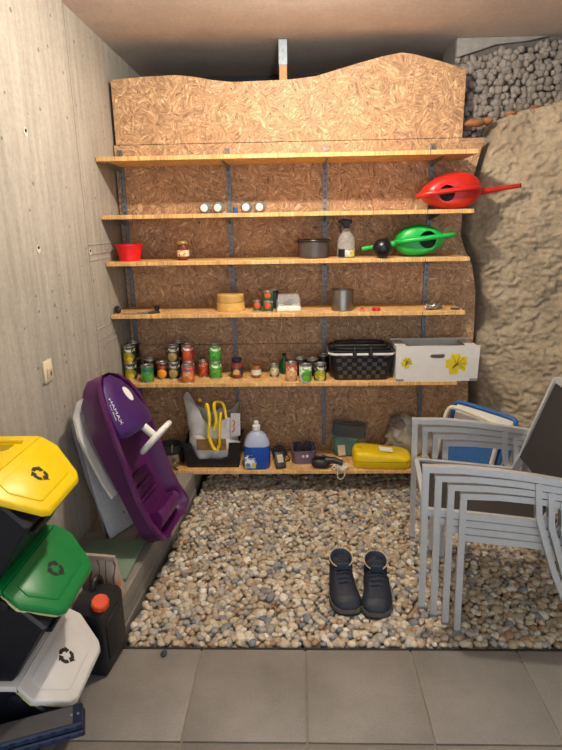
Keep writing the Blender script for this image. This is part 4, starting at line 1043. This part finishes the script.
    obj('steering_column', [tube([c0-dr*.03, c1], .018, 12)], M_white, t)
    # white runner skis under the hull
    for s in (-1, 1):
        obj('ski_runner', [xf(box(-.028, .028, -.008, .008, -.02, .0, .003), Matrix.Identity(4))], M_white, t) if False else None
        rr = []
        for f, off in ((.36, -.012), (.45, -.022), (.6, -.024), (.75, -.024), (.86, -.01), (.93, .03)):
            z = f*L; x = s*(.155 if f < .8 else .155-(f-.8)*.3); rr.append([pt(x-.024, off, z), pt(x+.024, off, z), pt(x+.024, off-.012, z), pt(x-.024, off-.012, z)])
        obj('ski_runner', [loft(rr)], M_white, t, smooth=30)
    obj('bolt_head', [xf(sphere((0, 0, 0), .007, 8, 6), Matrix.Translation(pt(-.10, .034, .34*L)))], M_steel, t)
    return t
sled()
# pale grey board behind the sled
def grey_board():
    A = P(131, 541, z=.135); Bq = P(103, 541, z=.135); A.x -= .03; Bq.x = A.x-.115; 
    base = Vector((-.868, 2.42, .134)); tp = P(88, 412, x=-1.0)
    up = tp-base; M = frame(base, Vector((.42, .9, 0)), up); L = up.length
    t = thing('plastic_board', 'pale grey-white plastic board with scuffs leaning between wall and purple sled', 'board'); t.matrix_world = M
    n = M.to_3x3() @ Vector((0, 1, 0)); sg = 1 if n.x > 0 else -1
    Mg = concrete_mat('scuffed_white_plastic', ('#cfd1d4', '#dedfe0', '#c2c8d2'), (1, 1, 1), True, .15, 'obj')
    pr = [(-.10, 0), (.10, 0), (.105, L*.6), (.10, L*.88), (.06, L*1.0), (-.07, L*1.0), (-.11, L*.94), (-.112, L*.5)]
    obj('panel', [prism(pr, -.016, .016, 'xz', .008)], Mg, t, smooth=40)
    obj('edge_strip', [tube([(x*1.0, 0, z) for x, z in pr], .012, 6, True)], plain('grey_edge_strip', '#9a9ca0', .6), t)
    return t
grey_board()
# green board with wood chip
gz = .145
gbp = [(-.726, 1.998), (-.722, 2.300), (-.985, 2.305), (-1.0, 2.01)]
obj('green_panel', [prism(gbp, gz, gz+.012, 'xy', .002)], plain('sage_green_board', '#728872', .6, var=.1, vscale=12, kind='pos'), label='flat sage-green board lying on the timber kerb before the sled', cat='board')
q = P(146, 541, z=gz+.012)
t = thing('wood_wedge', 'small raw wood wedge lying on the kerb beside the sled foot', 'wedge', (q.x+.012, 2.345, .1425), 1.25)
obj('block', [prism([(-.04, 0), (.04, 0), (.04, .03), (-.04, .012)], -.014, .014, 'xz', .002)], plain('raw_pine', '#c0834c', .7, var=.15), t)
# power outlet on the wall
q = P(46.5, 371, x=XL)
t = thing('wall_switch', 'cream wall switch plate on the concrete wall', 'switch', (XL, q.y, q.z))
obj('plate', [box(0, .010, -.038, .038, -.046, .046, .004, 2)], plain('cream_plastic', '#ddd0b4', .45, var=.03), t)
obj('rocker', [xf(box(0, .007, -.022, .022, -.024, .024, .003), Matrix.Translation((.010, 0, -.008)) @ Matrix.Rotation(.12, 4, 'Y'))], plain('cream_rocker', '#d3c5a8', .45), t)
obj('key_slot', [box(.0165, .018, -.004, .010, -.020, .0)], plain('slot_brown', '#6e6250', .6), t)

# recycling bins, stacked, facing +x
def arrows(R, wd):
    parts = []
    for k in range(3):
        b = math.radians(90+120*k)
        def pol(r, dg): an = b+math.radians(dg); return (r*math.cos(an), r*math.sin(an))
        R0, R1 = R*.62, R*1.08
        band = [pol(R1*.92, 52), pol(R1, 22), pol(R1, -10), pol(R1*.93, -22), pol(R0*.86, -22), pol(R0*.93, -6), pol(R0*.95, 16), pol(R0*.98, 52)]
        head = [pol(R*1.32, -20), pol(R*.93, -60), pol(R*.36, -26)]
        parts.append(band); parts.append(head)
    return parts
def bin_(z0, x0, y0, lidhex, name, label, top, liner):
    t = thing('recycling_bin', label, 'bin', (x0, y0, z0), 0, 'stacked recycling bins')
    Mb = plain('bin_body_black', '#14161f', .38, var=.15); Ml = plain('bin_lid_'+name, lidhex, .38, var=.03); Mk = plain('print_black', '#0d0d0d', .6)
    hgt = .284
    fx, hx = .165, .03; zf, zh = .200, .310; sl = (zf-zh)/(fx-hx)
    # body: tapered tub, front sloped open to the flap
    def sec(y): return [(-.165, .0), (.012, .0), (.03, .02), (.135, zf-.018), (hx, zh-.02), (-.17, hgt)]
    rg = []
    for y, s in ((-.172, .93), (-.165, 1), (.165, 1), (.172, .93)):
        rg.append([(-.02+(x+.02)*s, y, .14+(z-.14)*(s if s == 1 else .97)) for x, z in sec(y)])
    zmin = min(p[2] for r in rg for p in r); rg = [[(x, y, z-zmin if z < .02 else z) for x, y, z in r] for r in rg]
    obj('tub', [loft(rg)], Mb, t, smooth=30)
    obj('front_lip', [box(.09, .128, -.13, .13, .135, .150, .004)], Mb, t)
    # hinge knobs
    for s in (-1, 1): obj('hinge_knob', [xf(lathe([(.022, 0), (.022, .012), (.014, .014), (0, .014)], 16), Matrix.Translation((hx-.01, s*.170, zh-.05)) @ Matrix.Rotation(-s*math.pi/2, 4, 'X'))], Mb, t)
    # flap
    def flapz(x): return zh+sl*(x-hx)
    fp = [(hx, .176), (.075, .186), (fx-.012, .128), (fx, .105), (fx, -.105), (fx-.012, -.128), (.075, -.186), (hx, -.176)]
    def slab(poly, zf_, th, bev=.004, seg=2):
        bm = bmesh.new(); vs = [bm.verts.new((x, y, zf_(x))) for x, y in poly]; f = bm.faces.new(vs)
        g = bmesh.ops.extrude_face_region(bm, geom=[f]); bmesh.ops.translate(bm, verts=[v for v in g['geom'] if isinstance(v, bmesh.types.BMVert)], vec=(0, 0, -th))
        if bev: bmesh.ops.bevel(bm, geom=list(bm.edges), offset=bev, segments=seg, profile=.5, affect='EDGES')
        return out(bm)
    flap = obj('lid_flap', [slab(fp, flapz, .022, .006, 3)], Ml, t, smooth=40)
    obj('raised_panel', [slab([(hx+.02, .135), (.082, .145), (fx-.028, .10), (fx-.022, .09), (fx-.022, -.09), (fx-.028, -.10), (.082, -.145), (hx+.02, -.135)], lambda x: flapz(x)+.004, .006, .003, 2)], Ml, flap, smooth=40)
    # recycling mark
    s_ = Vector((1, 0, sl)).normalized(); cx_ = hx+.068; ang = math.radians(-62)
    mk = []
    for poly in arrows(.026, .01):
        v = []
        for e in (.0042, .0052):
            for (u, vv) in poly:
                uu = u*math.cos(ang)-vv*math.sin(ang); w2 = u*math.sin(ang)+vv*math.cos(ang)
                x = cx_+s_.x*uu; v.append((x, w2-.0, flapz(x)+e))
        m = len(poly); mk.append((v, [tuple(range(m, 2*m)), tuple(reversed(range(m)))]+[(i, (i+1) % m, m+(i+1) % m, m+i) for i in range(m)]))
    obj('recycling_mark', mk, Mk, flap, smooth=0)
    if liner:
        obj('bin_liner', [slab([(x*1.0-.012, y*.97) for x, y in fp], lambda x: flapz(x)-.026, .012, .003)], plain('cream_liner', '#cfc98e', .5), t, smooth=40)
    # rear lid
    rear = obj('rear_lid', [slab([(-.17, .16), (-.15, .176), (hx-.002, .176), (hx-.002, -.176), (-.15, -.176), (-.17, -.16)], lambda x: zh+.0, .02, .004)], Ml if top else Ml, t, smooth=40)
    if top:
        gp_ = [(-.10, .10), (-.03, .105), (-.03, -.105), (-.10, -.10)]
        obj('grip_recess', [slab([(-.105, .10), (-.02, .10), (-.02, .06), (-.03, .05), (-.105, .05)], lambda x: zh+.0012, .0015, .0004, 1)], plain('yellow_recess', '#a88a00', .6), rear)
        obj('grip_bar', [tube([(-.14, .115, zh+.004), (-.0, .118, zh+.004)], .006, 8)], Ml, rear)
    return t
BX, BY = -.845, 1.455
bin_(0.0, BX, BY-.0, '#dcdad6', 'white', 'recycling bin with white flap at the bottom of the stack', False, True)
bin_(.312, BX-.0, BY+.01, '#0a7d3c', 'green', 'recycling bin with green flap in the middle of the stack', False, True)
bin_(.624, BX-.012, BY+.02, '#f2cf00', 'yellow', 'recycling bin with yellow lid on top of the stack', True, False)

# jerrycan
def jerrycan():
    t = thing('jerrycan', 'black plastic jerrycan with orange cap beside the recycling bins', 'jerrycan', (-.745, 1.745, 0), math.radians(-8))
    Mj = plain('jerry_black', '#17171a', .5, var=.15)
    prof = [(-.10, .004), (-.092, 0), (.058, 0), (.066, .008), (.066, .26), (.05, .28), (.0, .288), (-.03, .288), (-.07, .275), (-.10, .255)]
    # width along local x .13, depth along y
    rings = []
    for x, s in ((-.062, .94), (-.055, .99), (-.03, 1), (.03, 1), (.055, .99), (.062, .94)):
        rings.append([(x, -.017+(y+.017)*s, .145+(z-.145)*s+(.145*(1-s) if z < .01 else 0)) for y, z in prof])
    obj('can_body', [loft(rings)], Mj, t, smooth=30)
    for x in (.0635, -.0635): obj('side_panel', [prism([(-.07, .05), (.04, .05), (.045, .06), (.045, .20), (.03, .22), (-.06, .21), (-.075, .19), (-.075, .06)], x-.0025, x+.0025, 'yz', .002)], Mj, t, smooth=30)
    obj('handle', [tube(smooth_path([(-.015, -.0, .28), (-.015, .0, .318), (-.015, .045, .318), (-.015, .055, .275)], 2), .011, 8)], Mj, t)
    cp = obj('cap', [xf(lathe([(.029, 0), (.030, .003), (.030, .024), (.026, .028), (0, .028)], 20), Matrix.Translation((.040, -.058, .272)) @ Matrix.Rotation(.35, 4, 'X') @ Matrix.Rotation(.2, 4, 'Y'))], plain('orange_cap', '#e04a1c', .4, var=.05), t)
    for k in range(10):
        a = 2*math.pi*k/10
        obj('grip_rib', [xf(box(.0285, .032, -.003, .003, .004, .021, .0008), Matrix.Translation((.040, -.058, .272)) @ Matrix.Rotation(.35, 4, 'X') @ Matrix.Rotation(.2, 4, 'Y') @ Matrix.Rotation(a, 4, 'Z'))], plain('orange_cap', '#e04a1c', .4), cp)
jerrycan()
# printed paper sack between bins and kerb
def paper_sack():
    t = thing('paper_sack', 'crumpled beige paper sack with orange print behind the jerrycan', 'sack', (-.782, 1.895, .1425), math.radians(-8))
    def pm():
        n = NT('printed_paper'); tc = n.n('ShaderNodeTexCoord'); sp = n.n('ShaderNodeSeparateXYZ'); n.l(tc.outputs['Object'], sp.inputs[0])
        w_ = n.n('ShaderNodeTexWave', i_Scale=9, i_Distortion=6, i_Detail=2); n.l(tc.outputs['Object'], w_.inputs['Vector'])
        r = n.ramp(w_.outputs['Fac'], [(.03, srgb('#5c4f49')), (.09, srgb('#b3a294'))])
        nn = n.noise(tc.outputs['Object'], 11, 2); r2 = n.ramp(nn.outputs[0], [(.54, (0, 0, 0)), (.6, (1, 1, 1))])
        n.l(n.mix(r2.outputs[0], r.outputs[0], srgb('#c9764e')), n.b.inputs['Base Color']); n.b.inputs['Roughness'].default_value = .6
        return n.m
    Mp = pm(); rings = []
    for z, wx, wy in ((0, .15, .06), (.02, .160, .075), (.07, .162, .075), (.12, .16, .06), (.16, .155, .045), (.185, .15, .02), (.20, .148, .006)):
        ring = []
        for x, y in rrect(wx, wy, min(wy*.4, .03), 4):
            d = fbm((x*1, y, z+.5), 16, 3)*.008; ring.append((x+d, y+d-(z*.10), z))
        rings.append(ring)
    s = obj('sack_body', [loft(rings)], Mp, t, smooth=60)
    obj('folded_top', [box(-.075, .075, -.030, -.014, .190, .210, .002)], plain('plain_paper', '#a5978a', .7), t)
paper_sack()
# folded blue crate lying aslant on a black box at the lower left
def blue_crate():
    ztop = .235
    A = P(84, 700, z=ztop); Bq = P(0, 722, z=ztop)
    ang = math.atan2(A.y-Bq.y, A.x-Bq.x); L = .44; zb = ztop-.045
    t = thing('folded_crate', 'folded dark blue plastic crate with notched edge lying on a black box', 'crate', (A.x, A.y, zb), ang)
    Mb = plain('navy_plastic', '#16223f', .4, var=.15); Mi = plain('grey_base_plate', '#4a4a4c', .6)
    for z0, z1, ins in ((0, .021, .0), (.0225, .045, .004)):
        rm = obj('frame_half', [box(-L+ins, -ins, -.085+ins, -ins, z0, z1, .004)], Mb, t)
        for k in range(12):
            xx = -L+.03+k*(L-.06)/11
            obj('edge_notch', [box(xx-.010, xx+.010, -.0865+ins, -.0835+ins, z0+.004, z1-.004, .001)], plain('navy_rib', '#1e3054', .4), rm)
    obj('base_plate', [box(-L+.02, -.03, -.075, -.012, .0452, .047, .0005)], Mi, t)
    for s in (-.016, -.034): obj('rivet', [xf(lathe([(.004, 0), (.004, .003), (0, .004)], 8), Matrix.Translation((s, -.045, .045)))], M_steel, t)
    Mt = Matrix.Translation((A.x, A.y, 0)) @ Matrix.Rotation(ang, 4, 'Z')
    c = thing('black_box', 'black plastic box under the folded blue crate beside the bins', 'box', (A.x, A.y, 0), ang)
    obj('box_body', [loft([[(-.31+x, -.055+y, z) for x, y in rrect(.22*g, .13*g, .015, 3)] for z, g in ((0, .9), (.01, .94), (zb-.02, 1.0))])], M_blackpl, c, smooth=40)
    obj('box_lid', [loft([[(-.31+x, -.055+y, z) for x, y in rrect(.23, .14, .018, 3)] for z in (zb-.0195, zb-.0005)])], M_blackpl, c, smooth=40)
blue_crate()

# ================================================================== RIGHT SIDE
def chair_proto():
    t = thing('stacking_chair', 'x', 'chair', (0, 0, 0), 0, 'stacked aluminium armchairs')
    W2 = .256; AH = .597; sec = [(.012, .010), (.012, -.010), (-.012, -.010), (-.012, .010)]
    def bar(p, s=sec): return tube(p, .01, sect=s)
    for s in (-1, 1):
        y = s*W2
        obj('front_leg', [bar([(-.006, y, 0), (.0, y, .3), (.006, y, AH-.013)])], M_alu, t, smooth=0)
        obj('armrest', [bar([(.019, y, AH), (-.12, y, AH+.003), (-.25, y, AH-.004), (-.38, y, AH-.018), (-.502, y, AH-.035)], [(.012, .0145), (.012, -.0145), (-.012, -.0145), (-.012, .0145)])], M_alu, t, smooth=0)
        obj('foot_cap', [box(-.0205, .0085, y-.013, y+.013, 0, .012, .002)], plain('grey_foot', '#77797c', .6), t)
        yi = s*(W2-.0255)
        obj('seat_rail', [bar([(-.002, yi, .410), (-.2, yi, .400), (-.44, yi, .385)], [(.0135, .011), (.0135, -.011), (-.0135, -.011), (-.0135, .011)])], M_alu, t, smooth=0)
        obj('rear_leg', [bar([(-.385, y, AH-.032), (-.40, y, .43), (-.47, y, .22), (-.565, y, 0)], [(.0105, .018), (.0105, -.018), (-.0105, -.018), (-.0105, .018)])], M_alu, t, smooth=0)
        obj('back_post', [bar([(-.425, yi, .375), (-.462, yi, .46), (-.487, yi, .55), (-.57, yi, .82)], [(.0115, .011), (.0115, -.011), (-.0115, -.011), (-.0115, .011)])], M_alu, t, smooth=0)
    Mf = plain('black_mesh_fabric', '#262423', .75, var=.15, vscale=200, bump=.15, bscale=400)
    obj('front_rail', [bar([(-.006, -W2+.037, .4105), (-.006, W2-.037, .4105)])], M_alu, t, smooth=0)
    obj('back_top_rail', [bar([(-.573, -W2+.037, .818), (-.573, W2-.037, .818)])], M_alu, t, smooth=0)
    wi = W2-.038
    rg = []
    for x, z in ((-.02, .414), (-.12, .407), (-.25, .398), (-.36, .392), (-.415, .39)):
        rg.append([(x, y, z-(.010*(1-(y/wi)**2))) for y in np.linspace(-wi, wi, 7)]+[(x, y, z-.004-(.010*(1-(y/wi)**2))) for y in np.linspace(wi, -wi, 7)])
    obj('seat_fabric', [loft(rg)], Mf, t, smooth=50)
    rg = []
    for x, z in ((-.449, .458), (-.477, .53), (-.508, .63), (-.542, .74), (-.563, .80)):
        rg.append([(x-.012*(1-(y/wi)**2), y, z) for y in np.linspace(-wi, wi, 7)]+[(x-.004-.012*(1-(y/wi)**2), y, z) for y in np.linspace(wi, -wi, 7)])
    obj('back_fabric', [loft(rg)], Mf, t, smooth=50)
    return t
c0 = chair_proto(); crz = math.atan2(.125, -.99); cf = Vector((math.cos(crz), math.sin(crz), 0))
clab = ['silver aluminium armchair with black mesh at the bottom of the stack', 'silver aluminium armchair second from the bottom of the stack', 'silver aluminium armchair second from the top of the stack', 'silver aluminium armchair with black mesh back on top of the stack']
for i in range(4):
    loc = Vector((.650, 2.138, .0))+cf*(.048*i)+Vector((0, -.004*i, .035*i))
    if i == 0: c0.location = loc; c0.rotation_euler = (0, 0, crz); c0['label'] = clab[0]
    else: dup(c0, loc, crz, clab[i])

def folding_stool():
    tl = P(458, 401, y=2.93); yy = 2.93
    while P(516, 419, y=yy).z < tl.z and yy > 2.3: yy -= .005
    tr = P(516, 419, y=yy); wx = tr-tl; Wd = wx.length/2
    nn_ = Vector((wx.y, -wx.x, 0)).normalized(); up = Vector((0, 0, 1))-nn_*.26; up = up.normalized()
    topc = (tl+tr)/2; L = (topc.z-.006)/up.z; base = topc-up*L
    M = frame(base, wx, up)
    t = thing('folding_chair', 'folded blue and white camping chair leaning on the rock behind the aluminium chairs', 'chair'); t.matrix_world = M
    Mblu = plain('blue_frame', '#1f62a8', .4, var=.08); Mbf = plain('blue_fabric', '#2a5f9e', .8, var=.12, vscale=60); Mcr = plain('cream_tube', '#d8d3c4', .4, var=.04)
    n = M.to_3x3() @ Vector((0, 1, 0)); sg = 1 if n.y < 0 else -1      # towards the room
    W2 = Wd+.01
    lp = smooth_path([(-W2, 0, 0), (-W2, 0, L-.05), (-W2, 0, L-.012), (-W2+.03, 0, L), (W2-.03, 0, L), (W2, 0, L-.012), (W2, 0, L-.05), (W2, 0, 0)], 2)
    obj('back_frame', [tube(lp, .011, 8)], Mblu, t)
    obj('white_panel', [box(-W2+.014, W2-.014, -.004, .004, L*.62, L-.014, .002)], M_white, t)
    obj('blue_seat', [box(-W2+.02, W2-.02, min(sg*.012, sg*.024), max(sg*.012, sg*.024), L*.12, L*.80, .004)], Mbf, t)
    lp2 = smooth_path([(-W2-.012, sg*.04, 0), (-W2-.012, sg*.045, L*.74), (-W2-.008, sg*.045, L*.93), (-W2+.05, sg*.045, L*.955), (W2-.10, sg*.045, L*.935), (W2-.045, sg*.045, L*.89), (W2-.045, sg*.045, L*.78), (W2-.06, sg*.04, 0)], 2)
    obj('front_frame', [tube(lp2, .012, 8)], Mcr, t)
    for s in (-1, 1): obj('rubber_foot', [xf(lathe([(.014, -.012), (.014, .02), (.011, .022)], 10), Matrix.Translation((s*W2, 0, 0)))], M_blackpl, t)
folding_stool()

# hiking shoes
def shoe(cx, cy, rz, mirror, label):
    t = thing('hiking_shoe', label, 'shoe', (cx, cy, .0), rz, 'pair of dark hiking shoes')
    Mu = plain('navy_suede', '#1a2030', .7, var=.25, vscale=40, bump=.2); Ms = plain('sole_grey', '#55524e', .7); Mt = plain('black_tread', '#17171a', .7); Mk = plain('beige_piping', '#b5a58e', .7); Mi = plain('shoe_lining', '#34404f', .9, var=.2)
    m = (-1 if mirror else 1)*1.28
    # local: toe towards -y, length .29 ; (y, half width, x shift)
    out_l = [(-.150, .012, .006), (-.145, .030, .006), (-.125, .044, .005), (-.09, .051, .002), (-.04, .048, -.002), (.02, .041, -.003), (.07, .039, 0), (.11, .037, 0), (.133, .024, 0), (.138, .010, 0)]
    def ring_y(scale_w, z, grow=0.0):
        pts = [(m*(sx+(hw+grow)*scale_w), y, z) for y, hw, sx in out_l]+[(m*(sx-(hw+grow)*scale_w), y, z) for y, hw, sx in reversed(out_l)]
        return pts
    obj('sole', [loft([ring_y(.97, 0), ring_y(1.02, .004), ring_y(1.02, .012)])], Mt, t, smooth=40)
    obj('midsole', [loft([ring_y(1.03, .012), ring_y(1.05, .018), ring_y(1.03, .030)])], Ms, t, smooth=40)
    # upper: stations along y with ring height profile
    rings = []
    for y, hw, sx, hh, tp in ((-.144, .022, .006, .040, .5), (-.125, .040, .005, .058, .55), (-.09, .049, .002, .070, .55), (-.05, .047, -.002, .085, .5), (-.015, .043, -.003, .108, .5), (.01, .042, -.003, .120, .55), (.05, .040, 0, .112, .72), (.09, .038, 0, .118, .74), (.12, .031, 0, .128, .7), (.134, .018, 0, .122, .6)):
        rings.append([(m*(sx+hw*px), y, .029+(hh-.029)*pz) for px, pz in ((1, 0), (1.0, .35), (.93, .65), (tp, .95), (.0, 1.0), (-tp, .95), (-.93, .65), (-1.0, .35), (-1, 0))])
    obj('upper', [loft(rings, True, True, False)], Mu, t, smooth=60)
    # ankle collar
    cr = []
    for z, g in ((.075, 1.02), (.110, .98), (.132, 1.02), (.139, .98), (.132, .90), (.10, .86), (.092, .1)):
        cr.append([(m*(.040*g*math.cos(a)), .065+.058*g*math.sin(a), z+(.012*math.sin(a) if z > .12 else 0)) for a in np.linspace(0, 6.2832, 24, False)])
    obj('collar', [loft(cr[:4], False, False)], Mu, t, smooth=60)
    obj('lining', [loft(cr[3:], False, True)], Mi, t, smooth=60)
    obj('collar_piping', [tube([(m*.0400*math.cos(a), .065+.058*math.sin(a), .138+.012*math.sin(a)) for a in np.linspace(0, 6.2832, 24, False)], .0032, 6, True)], Mk, t)
    obj('tongue', [xf(box(-.026, .026, -.004, .004, 0, .065, .003), Matrix.Translation((0, .016, .092)) @ Matrix.Rotation(.28, 4, 'X'))], Mi, t)
    obj('heel_loop', [tube(smooth_path([(-.006, .120, .142), (-.006, .126, .170), (.006, .126, .170), (.006, .120, .142)], 1), .0035, 6)], Mk, t)
    for k, (y, z) in enumerate(((-.045, .092), (-.028, .104), (-.010, .117), (.006, .126))):
        w_ = .026+.003*k
        obj('lace', [tube(smooth_path([(-w_, y, z-.008), (-.01, y-.004, z+.002), (.01, y+.002, z+.002), (w_, y, z-.008)], 1), .0026, 6)], plain('navy_lace', '#2c3446', .8), t)
    obj('toe_cap', [loft([[(m*(sx+hw*1.02*px), y, .029+(hh-.029)*pz+.0015) for px, pz in ((1.01, 0), (1.01, .35), (.94, .65), (tp, .96), (0, 1.01), (-tp, .96), (-.94, .65), (-1.01, .35), (-1.01, 0))] for y, hw, sx, hh, tp in ((-.1465, .023, .006, .041, .5), (-.125, .040, .005, .058, .55), (-.105, .0455, .003, .066, .55))], True, False, False)], plain('dark_toe', '#222833', .6, var=.2), t, smooth=60)
qa = (P(347, 592, z=.0)); 
shoe(.190, 2.115, math.radians(3), False, 'dark navy hiking shoe with beige collar trim, nearer the timber kerb')
shoe(.333, 2.095, math.radians(-4), True, 'dark navy hiking shoe with beige collar trim, nearer the stacked chairs')

# stray stone on the paving
q = P(164, 655, z=.0)
o = obj('stone', None, None, None, (q.x, q.y, .0085), (.1, 0, .5), me=pv[2].copy(), label='single dark stone lying on the paving at the gravel edge', cat='stone')
o.scale = (.013, .013, .0115); o.color = srgb('#3f4043')

# ceiling lamp just outside the view
t = thing('ceiling_lamp', 'small ceiling lamp holder above the gravel bed', 'lamp', (LAMP.x, LAMP.y, ZC))
obj('housing', [lathe([(.045, -.0005), (.045, -.012), (.036, -.016), (.018, -.018), (.016, -.056), (.0, -.056)], 32)], M_white, t)
